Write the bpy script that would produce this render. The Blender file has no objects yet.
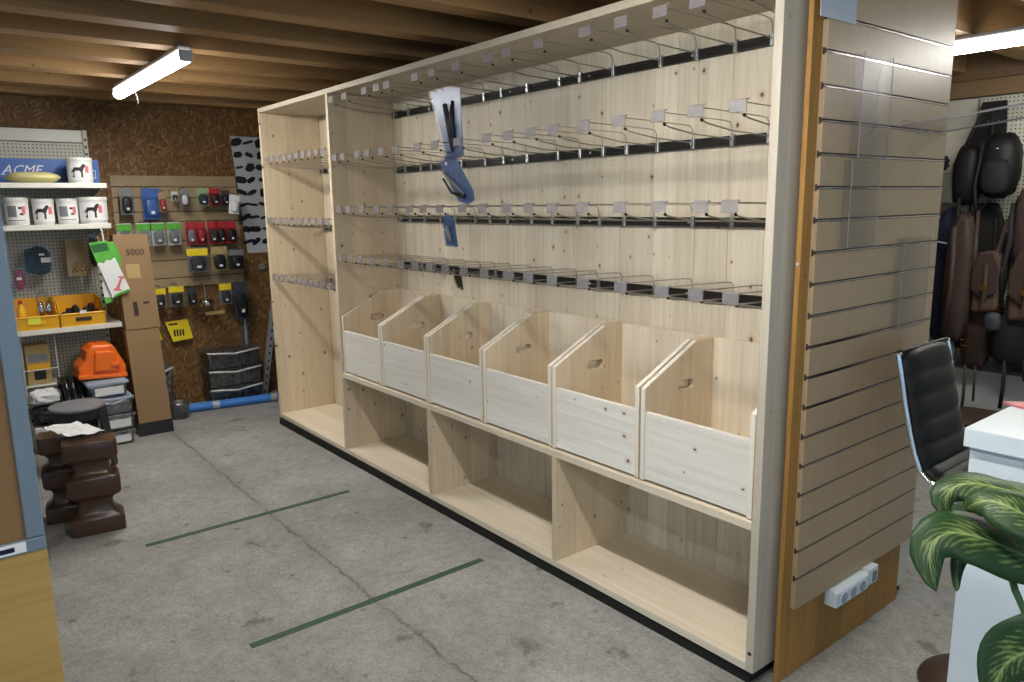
import bpy, bmesh, math, random
from mathutils import Vector, Matrix
from mathutils.geometry import tessellate_polygon
random.seed(7)
SC = bpy.context.scene
COL = SC.collection

# ------------------------------------------------------------------ camera, daylight, lamps, exposure
cam_d = bpy.data.cameras.new('camera')
cam = bpy.data.objects.new('camera', cam_d)
COL.objects.link(cam)
R_ = Vector((0.62351648, 0.78166816, -0.01490257)); U_ = Vector((-0.13219255, 0.12419543, 0.98341274)); F_ = R_.cross(U_) * -1
M_ = Matrix((R_, U_, -F_)).transposed().to_4x4()
M_.translation = Vector((5.4944, -2.0581, 1.6413))
cam.matrix_world = M_
cam_d.sensor_width = 36.0
cam_d.lens = 747.845 / 1024 * 36.0
cam_d.clip_start = 0.02
SC.camera = cam

DAY = 1.0          # cool daylight that comes in through the open shop front behind the camera
LAMP = 150.0         # LED batten luminance
world = bpy.data.worlds.new('daylight'); SC.world = world; world.use_nodes = True
wn = world.node_tree.nodes
wn['Background'].inputs[0].default_value = (0.42, 0.70, 1.0, 1)
wn['Background'].inputs[1].default_value = DAY
SC.view_settings.view_transform = 'Standard'
SC.view_settings.look = 'None'
SC.view_settings.exposure = 0.0
SC.view_settings.gamma = 1.0
SC.view_settings.use_curve_mapping = False
try:
    SC.cycles.use_denoising = True
    SC.cycles.max_bounces = 8
    SC.cycles.transparent_max_bounces = 16
    SC.cycles.caustics_reflective = False
    SC.cycles.caustics_refractive = False
    SC.cycles.sample_clamp_indirect = 6.0
except Exception:
    pass

# ------------------------------------------------------------------ mesh helpers
WL = {}             # world location of each parent (no parent is rotated)

class MB:
    def __init__(s): s.v = []; s.f = []; s.uv = None
    def add(s, vs, fs):
        n = len(s.v); s.v += [tuple(p) for p in vs]; s.f += [tuple(i + n for i in f) for f in fs]; return s
    def box(s, x0, x1, y0, y1, z0, z1):
        v = [(x, y, z) for z in (z0, z1) for y in (y0, y1) for x in (x0, x1)]
        return s.add(v, [(0, 2, 3, 1), (4, 5, 7, 6), (0, 1, 5, 4), (2, 6, 7, 3), (0, 4, 6, 2), (1, 3, 7, 5)])
    def rbox(s, c, d, rot=None):                       # centred box with a rotation matrix
        v = []
        for z in (-.5, .5):
            for y in (-.5, .5):
                for x in (-.5, .5):
                    p = Vector((x * d[0], y * d[1], z * d[2]))
                    if rot is not None: p = rot @ p
                    v.append(p + Vector(c))
        return s.add(v, [(0, 2, 3, 1), (4, 5, 7, 6), (0, 1, 5, 4), (2, 6, 7, 3), (0, 4, 6, 2), (1, 3, 7, 5)])
    def prism(s, pts, axis, a0, a1, holes=()):         # outline in the two other axes (cyclic order kept x<y<z), with holes
        loops = [list(pts)] + [list(h) for h in holes]
        def P(p, a):
            if axis == 'x': return (a, p[0], p[1])
            if axis == 'y': return (p[0], a, p[1])
            return (p[0], p[1], a)
        flat = [p for l in loops for p in l]; n = len(flat)
        tris = tessellate_polygon([[Vector((p[0], p[1], 0)) for p in l] for l in loops])
        fs = []
        v = [P(p, a0) for p in flat] + [P(p, a1) for p in flat]
        if len(loops) == 1 and len(pts) <= 64:
            fs += [tuple(range(n)), tuple(n + i for i in reversed(range(n)))]
        else:
            for t in tris: fs += [tuple(t), tuple(n + i for i in reversed(t))]
        o = 0
        for l in loops:
            m = len(l)
            for i in range(m):
                j = (i + 1) % m
                fs.append((o + i, n + o + i, n + o + j, o + j))
            o += m
        return s.add(v, fs)
    def tube(s, pts, r, seg=8, close=False, cap=True):
        pts = [Vector(p) for p in pts]; rs = r if isinstance(r, (list, tuple)) else [r] * len(pts)
        n = len(pts); rings = []; up = None
        for i, p in enumerate(pts):
            a = pts[i - 1] if i > 0 or close else p; b = pts[(i + 1) % n] if i < n - 1 or close else p
            t = (b - a).normalized()
            if up is None:
                up = Vector((0, 0, 1)) if abs(t.z) < .9 else Vector((1, 0, 0))
            x = up - t * up.dot(t)
            if x.length < 1e-6: x = t.orthogonal()
            x.normalize(); y = t.cross(x); up = x
            rings.append([p + (x * math.cos(2 * math.pi * k / seg) + y * math.sin(2 * math.pi * k / seg)) * rs[i] for k in range(seg)])
        v = [q for g in rings for q in g]; fs = []
        for i in range(n if close else n - 1):
            for k in range(seg):
                a = i * seg + k; b = i * seg + (k + 1) % seg; c = ((i + 1) % n) * seg + (k + 1) % seg; d = ((i + 1) % n) * seg + k
                fs.append((a, d, c, b))
        if cap and not close: fs += [tuple(range(seg)), tuple((n - 1) * seg + k for k in reversed(range(seg)))]
        return s.add(v, fs)
    def lathe(s, prof, c, seg=24, sx=1, sy=1, rot=None, cap=True):
        v = []; fs = []; m = len(prof)
        for r, z in prof:
            for k in range(seg):
                a = 2 * math.pi * k / seg; p = Vector((r * sx * math.cos(a), r * sy * math.sin(a), z))
                if rot is not None: p = rot @ p
                v.append(p + Vector(c))
        for i in range(m - 1):
            for k in range(seg):
                fs.append((i * seg + k, i * seg + (k + 1) % seg, (i + 1) * seg + (k + 1) % seg, (i + 1) * seg + k))
        if cap: fs += [tuple(reversed(range(seg))), tuple((m - 1) * seg + k for k in range(seg))]
        return s.add(v, fs)
    def ball(s, c, r, seg=14, rings=8, rot=None, noise=0, sd=0, sq=1.0):
        rn = random.Random(sd); v = []; fs = []
        def P(th, ph):
            def e(q): return math.copysign(abs(q) ** sq, q)
            k = 1 + (rn.random() - .5) * noise
            p = Vector((r[0] * e(math.sin(th)) * e(math.cos(ph)), r[1] * e(math.sin(th)) * e(math.sin(ph)), r[2] * e(math.cos(th)))) * k
            return (rot @ p if rot is not None else p) + Vector(c)
        for i in range(1, rings):
            for k in range(seg): v.append(P(math.pi * i / rings, 2 * math.pi * k / seg))
        v.append(P(0, 0)); v.append(P(math.pi, 0)); T = len(v) - 2; B = len(v) - 1
        for i in range(rings - 2):
            for k in range(seg):
                fs.append((i * seg + k, (i + 1) * seg + k, (i + 1) * seg + (k + 1) % seg, i * seg + (k + 1) % seg))
        for k in range(seg):
            fs.append((T, k, (k + 1) % seg)); fs.append((B, (rings - 2) * seg + (k + 1) % seg, (rings - 2) * seg + k))
        return s.add(v, fs)
    def rotate(s, ang, axis, c):
        m = Matrix.Rotation(ang, 3, axis); c = Vector(c)
        s.v = [tuple(m @ (Vector(p) - c) + c) for p in s.v]; return s
    def build(s, name, mat, parent=None, bevel=0, smooth=False, seg=2, loc=None):
        base = Vector(WL[parent]) if parent is not None else Vector(loc if loc else (0, 0, 0))
        me = bpy.data.meshes.new(name)
        me.from_pydata([tuple(Vector(p) - base) for p in s.v], [], s.f)
        bm = bmesh.new(); bm.from_mesh(me); bmesh.ops.recalc_face_normals(bm, faces=bm.faces); bm.to_mesh(me); bm.free()
        me.materials.append(mat)
        if smooth:
            for p in me.polygons: p.use_smooth = True
        o = bpy.data.objects.new(name, me); COL.objects.link(o)
        if parent is not None: o.parent = parent; WL[o] = base
        else: o.location = base; WL[o] = base
        if bevel:
            b = o.modifiers.new('bevel', 'BEVEL'); b.width = bevel; b.segments = seg; b.limit_method = 'ANGLE'; b.angle_limit = math.radians(40)
        if smooth == 'auto':
            for p in me.polygons: p.use_smooth = False
        return o

def thing(name, label, cat, loc=(0, 0, 0), group=None):
    o = bpy.data.objects.new(name, None); COL.objects.link(o); o.location = loc; WL[o] = Vector(loc)
    o.empty_display_size = .1
    o['label'] = label; o['category'] = cat
    if group: o['group'] = group
    return o

def tag(o, label, cat, group=None, kind=None):
    if label: o['label'] = label
    if cat: o['category'] = cat
    if group: o['group'] = group
    if kind: o['kind'] = kind
    return o

def copy_tree(o, dloc, label, parent=None):
    c = o.copy(); COL.objects.link(c)
    if parent is None:
        c.location = Vector(o.location) + Vector(dloc); WL[c] = Vector(WL[o]) + Vector(dloc); c['label'] = label
    else:
        c.parent = parent; WL[c] = WL[parent]
    for ch in list(o.children): copy_tree(ch, dloc, None, c)
    return c

def struct(name, mb, mat, parent=None, **k):
    o = mb.build(name, mat, parent, **k)
    if parent is None: o['kind'] = 'structure'
    return o

ORD = ['first', 'second', 'third', 'fourth', 'fifth', 'sixth', 'seventh', 'eighth', 'ninth', 'tenth', 'eleventh', 'twelfth', 'thirteenth', 'fourteenth',
       'fifteenth', 'sixteenth', 'seventeenth', 'eighteenth', 'nineteenth', 'twentieth', 'twenty-first', 'twenty-second']

# ------------------------------------------------------------------ materials
class NT:
    def __init__(s, name):
        s.m = bpy.data.materials.new(name); s.m.use_nodes = True; s.t = s.m.node_tree; s.n = s.t.nodes
        s.b = s.n['Principled BSDF']; s.out = s.n['Material Output']
    def node(s, t, **k):
        o = s.n.new(t)
        for a, b in k.items(): setattr(o, a, b)
        return o
    def ln(s, a, b): s.t.links.new(a, b)
    def val(s, sock, v):
        if hasattr(v, 'is_linked') or isinstance(v, bpy.types.NodeSocket): s.ln(v, sock)
        else: sock.default_value = v
    def math(s, op, a, b=0.0, clamp=False):
        o = s.node('ShaderNodeMath', operation=op); o.use_clamp = clamp
        s.val(o.inputs[0], a); s.val(o.inputs[1], b); return o.outputs[0]
    def vmath(s, op, a, b):
        o = s.node('ShaderNodeVectorMath', operation=op); s.val(o.inputs[0], a); s.val(o.inputs[1], b); return o.outputs[0]
    def mix(s, f, a, b):
        o = s.node('ShaderNodeMix', data_type='RGBA'); s.val(o.inputs[0], f); s.val(o.inputs[6], a); s.val(o.inputs[7], b); return o.outputs[2]
    def mul(s, a, b, f=1.0):
        o = s.node('ShaderNodeMix', data_type='RGBA', blend_type='MULTIPLY'); s.val(o.inputs[0], f); s.val(o.inputs[6], a); s.val(o.inputs[7], b); return o.outputs[2]
    def ramp(s, f, stops):
        o = s.node('ShaderNodeValToRGB'); e = o.color_ramp.elements
        while len(e) < len(stops): e.new(.5)
        for k, (p, c) in enumerate(stops): e[k].position = p; e[k].color = c if len(c) == 4 else (*c, 1)
        s.ln(f, o.inputs[0]); return o.outputs[0]
    def obj(s):
        return s.node('ShaderNodeTexCoord').outputs['Object']
    def rnd(s): return s.node('ShaderNodeObjectInfo').outputs['Random']
    def xyz(s, v):
        o = s.node('ShaderNodeSeparateXYZ'); s.ln(v, o.inputs[0]); return o.outputs
    def comb(s, x=0.0, y=0.0, z=0.0):
        o = s.node('ShaderNodeCombineXYZ'); s.val(o.inputs[0], x); s.val(o.inputs[1], y); s.val(o.inputs[2], z); return o.outputs[0]
    def noise(s, v, sc, det=3, rough=.5, dist=0.0):
        o = s.node('ShaderNodeTexNoise'); s.ln(v, o.inputs['Vector']); o.inputs['Scale'].default_value = sc; o.inputs['Detail'].default_value = det
        o.inputs['Roughness'].default_value = rough; o.inputs['Distortion'].default_value = dist; return o.outputs[0]
    def voro(s, v, sc, dim='3D', feat='F1', rand=1.0):
        o = s.node('ShaderNodeTexVoronoi', voronoi_dimensions=dim, feature=feat); s.ln(v, o.inputs['Vector']); o.inputs['Scale'].default_value = sc
        o.inputs['Randomness'].default_value = rand; return o
    def bump(s, h, st=.2, d=.01):
        o = s.node('ShaderNodeBump'); o.inputs['Strength'].default_value = st; o.inputs['Distance'].default_value = d; s.ln(h, o.inputs['Height']); s.ln(o.outputs[0], s.b.inputs['Normal'])
    def fin(s, col=None, rough=.5, metal=0, spec=.5):
        if col is not None: s.val(s.b.inputs['Base Color'], col if not isinstance(col, tuple) else (*col[:3], 1))
        s.val(s.b.inputs['Roughness'], rough); s.b.inputs['Metallic'].default_value = metal; s.b.inputs['Specular IOR Level'].default_value = spec
        return s.m

def plain(name, col, rough=.5, metal=0, spec=.5, var=.12, sc=20):
    t = NT(name); n = t.noise(t.obj(), sc, 3)
    c = t.mix(n, tuple(x * (1 - var) for x in col) + (1,), tuple(min(1, x * (1 + var)) for x in col) + (1,))
    return t.fin(c, rough, metal, spec)

def pine(name, plane, grain, light, dark, knots=1.0, lam=0.0, tint=.10, knot_d=.0, vsc=1.0):
    """glued spruce board: plane = the two axes of its broad face, grain = the axis the fibres run along"""
    t = NT(name); o = t.xyz(t.obj()); ax = {'x': o[0], 'y': o[1], 'z': o[2]}
    r = t.rnd(); u = [a for a in plane if a != grain][0]
    U = t.math('ADD', ax[u], t.math('MULTIPLY', r, 37.0)); V = t.math('ADD', ax[grain], t.math('MULTIPLY', r, 91.0))
    W = [a for a in 'xyz' if a not in plane][0]
    g = t.comb(t.math('MULTIPLY', U, 26.0), t.math('MULTIPLY', V, .9), t.math('MULTIPLY', ax[W], 26.0))
    fine = t.noise(g, 2.2, 4, .6, .6)
    broad = t.noise(t.comb(t.math('MULTIPLY', U, 5.0), t.math('MULTIPLY', V, .35), t.math('MULTIPLY', ax[W], 5.0)), 1.3, 2)
    f = t.math('ADD', t.math('MULTIPLY', fine, .65), t.math('MULTIPLY', broad, .45))
    c = t.ramp(f, [(.30, dark), (.52, tuple((a + b) / 2 for a, b in zip(light, dark))), (.72, light)])
    if lam:
        cell = t.math('FLOOR', t.math('DIVIDE', U, lam))
        wn_ = t.node('ShaderNodeTexWhiteNoise', noise_dimensions='1D'); t.ln(cell, wn_.inputs['W'])
        k = t.math('ADD', t.math('MULTIPLY', wn_.outputs[0], tint * 2), 1 - tint)
        c = t.mul(c, t.comb(k, k, t.math('SUBTRACT', t.math('MULTIPLY', k, 1.1), .1)))
        fr = t.math('FRACT', t.math('DIVIDE', U, lam))
        line = t.math('LESS_THAN', fr, .0016 / lam)
        c = t.mix(t.math('MULTIPLY', line, .35), c, (dark[0] * .5, dark[1] * .45, dark[2] * .4, 1))
    else:
        k = t.math('ADD', t.math('MULTIPLY', r, tint * 2), 1 - tint)
        c = t.mul(c, t.comb(k, k, t.math('SUBTRACT', t.math('MULTIPLY', k, 1.15), .15)))
    wob = t.noise(t.comb(U, V, 0.0), 30, 2)
    kv = t.comb(t.math('ADD', t.math('MULTIPLY', U, 10.5), t.math('MULTIPLY', wob, .10)), t.math('MULTIPLY', V, 8.5), 0.0)
    vo = t.voro(kv, vsc, '2D')
    sep = t.node('ShaderNodeSeparateColor'); t.ln(vo.outputs['Color'], sep.inputs[0])
    rad = t.math('MULTIPLY', t.math('SUBTRACT', sep.outputs[0], 1 - .72 * knots), t.math('ADD', .05, t.math('MULTIPLY', sep.outputs[1], .10)))
    kn = t.math('MULTIPLY', t.math('SUBTRACT', rad, vo.outputs['Distance']), 30.0, True)
    halo = t.math('MULTIPLY', t.math('SUBTRACT', t.math('MULTIPLY', rad, 2.6), vo.outputs['Distance']), 6.0, True)
    c = t.mix(t.math('MULTIPLY', halo, .30), c, (dark[0] * .62, dark[1] * .48, dark[2] * .34, 1))
    c = t.mix(t.math('MULTIPLY', kn, .86 - knot_d), c, (.075, .038, .018, 1))
    t.bump(fine, .08, .002)
    return t.fin(c, .55, 0, .35)

PL, PD = (.72, .61, .45), (.57, .45, .30)
M = {}
M['pine_yz'] = pine('spruce_upright', 'yz', 'z', PL, PD, 1.0, .13)
M['pine_xz'] = pine('spruce_back', 'xz', 'z', (.81, .74, .60), (.60, .50, .37), 1.0, 0, .10)
M['pine_xy'] = pine('spruce_shelf', 'xy', 'x', (.80, .73, .59), (.66, .56, .42), .5, .11, .06)
M['pine_front'] = pine('spruce_front', 'xz', 'x', (.84, .82, .77), (.66, .62, .55), .9, .19, .05)
M['pine_end'] = pine('spruce_end', 'yz', 'z', (.60, .55, .46), (.50, .44, .35), .7, .16, .05)
M['pine_bin'] = pine('spruce_bin', 'yz', 'z', (.74, .63, .47), (.58, .45, .29), .8, .1)
M['pine_edge'] = pine('sawn_spruce_edge', 'xz', 'z', (.84, .80, .73), (.70, .64, .56), .2, 0, .03)
M['pine_top'] = pine('spruce_top', 'xy', 'x', (.62, .56, .45), (.50, .43, .32), .5, .11, .06)
M['orange_yz'] = pine('varnished_board', 'yz', 'z', (.42, .23, .06), (.26, .12, .025), .7, .18, .12, .1)
M['counter_yz'] = pine('yellow_varnished_board', 'yz', 'y', (.46, .31, .10), (.36, .22, .06), .3, .3, .06, .1)
M['joist'] = pine('joist_wood', 'yz', 'y', (.40, .245, .11), (.28, .155, .06), .9, 0, .14)
M['deck'] = pine('deck_wood', 'xy', 'x', (.26, .15, .06), (.17, .09, .032), .6, .18, .15)

def osb():
    t = NT('oriented_strand_board'); o = t.xyz(t.obj())
    c = None; dis = t.noise(t.obj(), 6, 2)
    cols = []
    for a, sx, sy in ((.4, 22, 70), (-.9, 66, 20), (1.7, 26, 80)):
        ca, sa = math.cos(a), math.sin(a)
        p = t.math('ADD', t.math('MULTIPLY', o[1], ca), t.math('MULTIPLY', o[2], sa)); p = t.math('ADD', p, t.math('MULTIPLY', o[0], .7))
        q = t.math('SUBTRACT', t.math('MULTIPLY', o[2], ca), t.math('MULTIPLY', o[1], sa))
        v = t.comb(t.math('ADD', t.math('MULTIPLY', p, sx), t.math('MULTIPLY', dis, 2.0)), t.math('ADD', t.math('MULTIPLY', q, sy), t.math('MULTIPLY', dis, 2.0)), a)
        vo = t.voro(v, 1.0, '2D'); s = t.node('ShaderNodeSeparateColor'); t.ln(vo.outputs['Color'], s.inputs[0]); cols.append((s.outputs[0], s.outputs[1]))
    m1 = t.mix(t.math('GREATER_THAN', cols[1][1], .55), t.comb(cols[0][0], 0.0, 0.0), t.comb(cols[1][0], 0.0, 0.0))
    m2 = t.mix(t.math('GREATER_THAN', cols[2][1], .6), m1, t.comb(cols[2][0], 0.0, 0.0))
    f = t.xyz(m2)[0]
    c = t.ramp(f, [(0, (.105, .052, .018)), (.35, (.15, .078, .026)), (.75, (.19, .103, .036)), (1, (.29, .17, .07))])
    t.bump(f, .15, .003)
    return t.fin(c, .6, 0, .3)
M['osb'] = osb()

def concrete():
    t = NT('worn_concrete'); p = t.obj(); o = t.xyz(p)
    big = t.noise(p, 1.1, 4, .6, .4); mid = t.noise(p, 6, 5, .65); fine = t.noise(p, 90, 4, .7); grit = t.noise(p, 260, 2, .6)
    f = t.math('ADD', t.math('MULTIPLY', big, .55), t.math('ADD', t.math('MULTIPLY', mid, .3), t.math('MULTIPLY', fine, .15)))
    c = t.ramp(f, [(.3, (.20, .198, .188)), (.5, (.31, .308, .298)), (.68, (.42, .418, .405))])
    c = t.mul(c, t.ramp(t.noise(p, 75, 3, .75), [(.34, (.72, .72, .70)), (.5, (1, 1, 1)), (.68, (1.16, 1.16, 1.15))]), .9)
    c = t.mul(c, t.ramp(t.noise(p, 22, 5, .7), [(.36, (.80, .80, .78)), (.56, (1.04, 1.04, 1.04))]), .8)
    st = t.noise(t.vmath('ADD', p, (3.7, 1.3, 0)), 4.2, 5, .62)
    s1 = t.ramp(st, [(.62, (0, 0, 0)), (.69, (1, 1, 1))])
    c = t.mix(t.math('MULTIPLY', s1, .6), c, (.075, .07, .062, 1))
    sp = t.voro(t.vmath('ADD', p, t.comb(t.math('MULTIPLY', mid, .05), t.math('MULTIPLY', fine, .03), 0.0)), 4.5, '2D')
    s = t.node('ShaderNodeSeparateColor'); t.ln(sp.outputs['Color'], s.inputs[0])
    spot = t.math('MULTIPLY', t.math('SUBTRACT', t.math('MULTIPLY', t.math('SUBTRACT', s.outputs[0], .70), .36), sp.outputs['Distance']), 18.0, True)
    c = t.mix(t.math('MULTIPLY', spot, .6), c, (.06, .057, .052, 1))
    # shrinkage crack along the aisle
    cr = t.math('ADD', o[1], t.math('ADD', .712, t.math('MULTIPLY', t.math('SUBTRACT', t.noise(p, 5.0, 8, .78), .5), .10)))
    cr = t.math('SUBTRACT', 1.0, t.math('DIVIDE', t.math('ABSOLUTE', cr), .011), True)
    c = t.mix(t.math('MULTIPLY', t.math('MULTIPLY', cr, t.ramp(mid, [(.35, (.25, .25, .25)), (.6, (1, 1, 1))])), .8), c, (.06, .05, .042, 1))
    dirt = t.math('SUBTRACT', 1.0, t.math('DIVIDE', t.math('ABSOLUTE', t.math('ADD', o[1], .72)), .11), True)
    c = t.mix(t.math('MULTIPLY', t.math('MULTIPLY', dirt, mid), .45), c, (.12, .10, .085, 1))
    t.bump(t.math('ADD', t.math('MULTIPLY', fine, .5), t.math('MULTIPLY', grit, .4)), .25, .004)
    return t.fin(c, .75, 0, .3)
M['concrete'] = concrete()

def clear(name, col=(1, 1, 1), gl=.10, rough=.08, fk=.28):
    t = NT(name)
    tr = t.node('ShaderNodeBsdfTransparent'); tr.inputs[0].default_value = (*col, 1)
    g = t.node('ShaderNodeBsdfGlossy'); g.inputs['Roughness'].default_value = rough
    fr = t.node('ShaderNodeLayerWeight'); fr.inputs[0].default_value = .35
    mx = t.node('ShaderNodeMixShader'); wr = t.noise(t.obj(), 30, 2)
    f = t.math('ADD', t.math('MULTIPLY', fr.outputs['Fresnel'], fk), t.math('MULTIPLY', wr, gl)); t.ln(f, mx.inputs[0])
    t.ln(tr.outputs[0], mx.inputs[1]); t.ln(g.outputs[0], mx.inputs[2]); t.ln(mx.outputs[0], t.out.inputs[0])
    return t.m
M['clear'] = clear('clear_film', (.93, .94, .95), .035, .07)
M['film'] = clear('soft_clear_film', (.90, .92, .95), .015, .30, .06)
M['acrylic'] = clear('clear_acrylic', (.955, .955, .96), .012, .34, .06)
M['tub_clear'] = clear('frosted_tub_plastic', (.70, .73, .76), .42, .35)
M['tagplastic'] = clear('frosted_edge_plastic', (.85, .84, .86), .30, .25)
def holder():
    t = NT('frosted_label_holder'); n = t.noise(t.obj(), 40, 2)
    m = t.fin(t.mix(n, (.27, .255, .275, 1), (.37, .35, .37, 1)), .3, 0, .5)
    t.b.inputs['Transmission Weight'].default_value = .0
    t.b.inputs['Alpha'].default_value = .55
    return m
M['holder'] = holder()

def emit(name, col, st):
    t = NT(name); e = t.node('ShaderNodeEmission'); e.inputs[0].default_value = (*col, 1); e.inputs[1].default_value = st
    t.ln(e.outputs[0], t.out.inputs[0]); return t.m
def led():
    # opal diffuser: brightest straight down, weaker at its flanks
    t = NT('led_opal_diffuser'); e = t.node('ShaderNodeEmission'); e.inputs[0].default_value = (1.0, .965, .90, 1)
    g = t.node('ShaderNodeNewGeometry'); nz = t.xyz(g.outputs['Normal'])[2]
    k = t.math('POWER', t.math('MAXIMUM', t.math('MULTIPLY', nz, -1.0), 0.0), 1.5)
    t.ln(t.math('MULTIPLY', t.math('ADD', t.math('MULTIPLY', k, .985), .015), LAMP), e.inputs[1])
    t.ln(e.outputs[0], t.out.inputs[0]); return t.m
M['led'] = led()

def slatboard():
    t = NT('beige_slat_laminate'); o = t.xyz(t.obj())
    v = t.comb(t.math('MULTIPLY', o[0], 3.0), t.math('MULTIPLY', o[1], 14.0), t.math('MULTIPLY', o[2], .4))
    n = t.noise(v, 2.0, 3); n2 = t.noise(t.obj(), 60, 2)
    c = t.mix(t.math('ADD', t.math('MULTIPLY', n, .8), t.math('MULTIPLY', n2, .2)), (.39, .285, .175, 1), (.46, .345, .22, 1))
    return t.fin(c, .36, 0, .24)
M['slat'] = slatboard()
M['slat_wall'] = plain('tan_panel_board', (.35, .265, .155), .5, 0, .3, .08, 12)
M['slat_core'] = plain('dark_groove_core', (.035, .024, .022), .7)
M['groove'] = plain('polished_groove_strip', (.46, .42, .42), .22, 1, .5, .05)
M['steel'] = plain('zinc_wire', (.42, .40, .37), .32, 1, .5, .08)
M['bracket'] = plain('bright_zinc_bracket', (.55, .56, .58), .35, 1, .5, .1)
M['chrome'] = plain('chrome', (.80, .80, .82), .10, 1, .5, .03)
M['rail'] = plain('dark_steel_rail', (.018, .015, .014), .5, 0, .25, .2)
M['black'] = plain('black_plastic', (.018, .018, .020), .4, 0, .4, .2)
M['blackgloss'] = plain('glossy_black_film', (.015, .015, .017), .15, 0, .6, .2)
M['leather'] = plain('black_leather', (.011, .0105, .0105), .52, 0, .28, .25, 60)
M['rubber'] = plain('black_rubber', (.014, .014, .014), .7, 0, .3, .2)
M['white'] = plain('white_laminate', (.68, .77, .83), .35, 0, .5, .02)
M['whitepl'] = plain('white_plastic', (.66, .67, .66), .35, 0, .5, .03)
M['cream'] = plain('cream_metal', (.62, .60, .50), .4, 0, .5, .04)
M['shelfmetal'] = plain('cream_shelf_metal', (.70, .69, .62), .35, 0, .5, .03)
M['paper'] = plain('white_paper', (.74, .75, .76), .6, 0, .3, .05)
M['bluepaper'] = plain('pale_blue_paper', (.42, .50, .60), .5, 0, .4, .04)
M['blue'] = plain('blue_print', (.04, .12, .40), .35, 0, .5, .15)
M['bluecard'] = plain('steel_blue_card', (.10, .18, .36), .4, 0, .4, .5, 25)
M['navy'] = plain('navy_cloth', (.014, .018, .038), .85, 0, .2, .4)
M['pipe'] = plain('blue_pipe_plastic', (.05, .22, .62), .4, 0, .5, .08)
M['silver'] = plain('silver_tape', (.45, .48, .52), .4, .3, .5, .1)
M['green'] = plain('green_print', (.10, .42, .05), .4, 0, .5, .3, 40)
M['palegreen'] = plain('pale_green_card', (.30, .42, .22), .5, 0, .4, .3, 30)
M['red'] = plain('red_print', (.42, .025, .035), .4, 0, .5, .2)
M['pinkred'] = plain('pink_red_print', (.62, .16, .18), .4, 0, .5, .2)
M['yellow'] = plain('yellow_plastic', (.80, .42, .02), .35, 0, .5, .08)
M['yellowcard'] = plain('bright_yellow_card', (.85, .66, .02), .5, 0, .4, .05)
M['lime'] = plain('lime_label', (.72, .75, .06), .5, 0, .4, .05)
M['orange'] = plain('orange_plastic', (.85, .16, .012), .33, 0, .5, .06)
M['tan'] = plain('tan_card', (.42, .30, .13), .6, 0, .3, .12)
M['kraft'] = plain('kraft_cardboard', (.27, .175, .09), .7, 0, .25, .08, 8)
M['cork'] = plain('brown_hardboard', (.22, .125, .055), .7, 0, .25, .12, 120)
M['bluegrey'] = plain('blue_grey_frame', (.145, .195, .245), .35, 0, .5, .06)
M['brown'] = plain('brown_moulded_plastic', (.060, .028, .016), .28, 0, .55, .15)
M['darkbrown'] = plain('dark_brown_leather', (.045, .028, .022), .6, 0, .35, .35, 40)
M['midbrown'] = plain('worn_brown_leather', (.085, .052, .036), .7, 0, .35, .3, 40)
M['grey'] = plain('grey_plastic', (.20, .21, .23), .45, 0, .4, .1)
M['greywall'] = plain('pale_grey_panel', (.42, .44, .43), .6, 0, .3, .06, 3)
M['darkgrey'] = plain('dark_grey_content', (.045, .05, .06), .6, 0, .3, .4, 40)
M['bluelid'] = plain('blue_grey_lid', (.30, .38, .48), .4, 0, .5, .1)
M['greymetal'] = plain('grey_painted_steel', (.36, .37, .40), .45, .2, .5, .06)
M['paleyellow'] = plain('pale_yellow_plastic', (.60, .56, .26), .35, 0, .5, .08)
M['greentape'] = plain('worn_green_paint', (.052, .098, .072), .7, 0, .3, .35, 60)
M['browndisc'] = plain('brown_disc_base', (.07, .04, .03), .4, .2, .5, .2)
M['screw'] = plain('zinc_screw', (.75, .74, .70), .3, .6, .5, .05)
M['post_brown'] = plain('brown_fascia', (.20, .125, .065), .6, 0, .3, .15, 3)

def pegboard(name, base, axis):
    t = NT(name); o = t.xyz(t.obj()); u = o['xyz'.index(axis)]
    a = t.math('SUBTRACT', t.math('FRACT', t.math('DIVIDE', u, .025)), .5); b = t.math('SUBTRACT', t.math('FRACT', t.math('DIVIDE', o[2], .025)), .5)
    d = t.math('SQRT', t.math('ADD', t.math('MULTIPLY', a, a), t.math('MULTIPLY', b, b)))
    return t.fin(t.mix(t.math('LESS_THAN', d, .19), (*base, 1), (.03, .025, .02, 1)), .45, 0, .4)
M['peg_y'] = pegboard('perforated_cream_panel', (.60, .58, .49), 'y')
M['peg_x'] = pegboard('perforated_cream_board', (.62, .61, .50), 'x')

def leafmat():
    t = NT('variegated_leaf'); uv = t.node('ShaderNodeUVMap'); o = t.xyz(uv.outputs[0])
    cr = t.math('ABSOLUTE', t.math('SUBTRACT', o[1], .5))
    ph = t.math('SUBTRACT', t.math('MULTIPLY', o[0], 20.0), t.math('MULTIPLY', cr, 15.0))
    ph = t.math('ADD', ph, t.math('MULTIPLY', t.noise(uv.outputs[0], 9, 3), 1.6))
    w = t.math('SINE', t.math('MULTIPLY', ph, 4.2))
    n = t.noise(uv.outputs[0], 6, 4, .6)
    k = t.math('MULTIPLY', t.math('SUBTRACT', t.math('ADD', t.math('MULTIPLY', w, .16), t.math('MULTIPLY', n, 1.35)), t.math('ADD', .44, t.math('MULTIPLY', cr, 1.1))), 2.2, True)
    c = t.mix(t.math('MULTIPLY', k, .8), (.016, .050, .014, 1), (.25, .32, .10, 1))
    mid = t.math('LESS_THAN', cr, .02); c = t.mix(t.math('MULTIPLY', mid, .6), c, (.30, .42, .16, 1))
    m = t.fin(c, .48, 0, .35)
    return m
M['leaf'] = leafmat()
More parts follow.
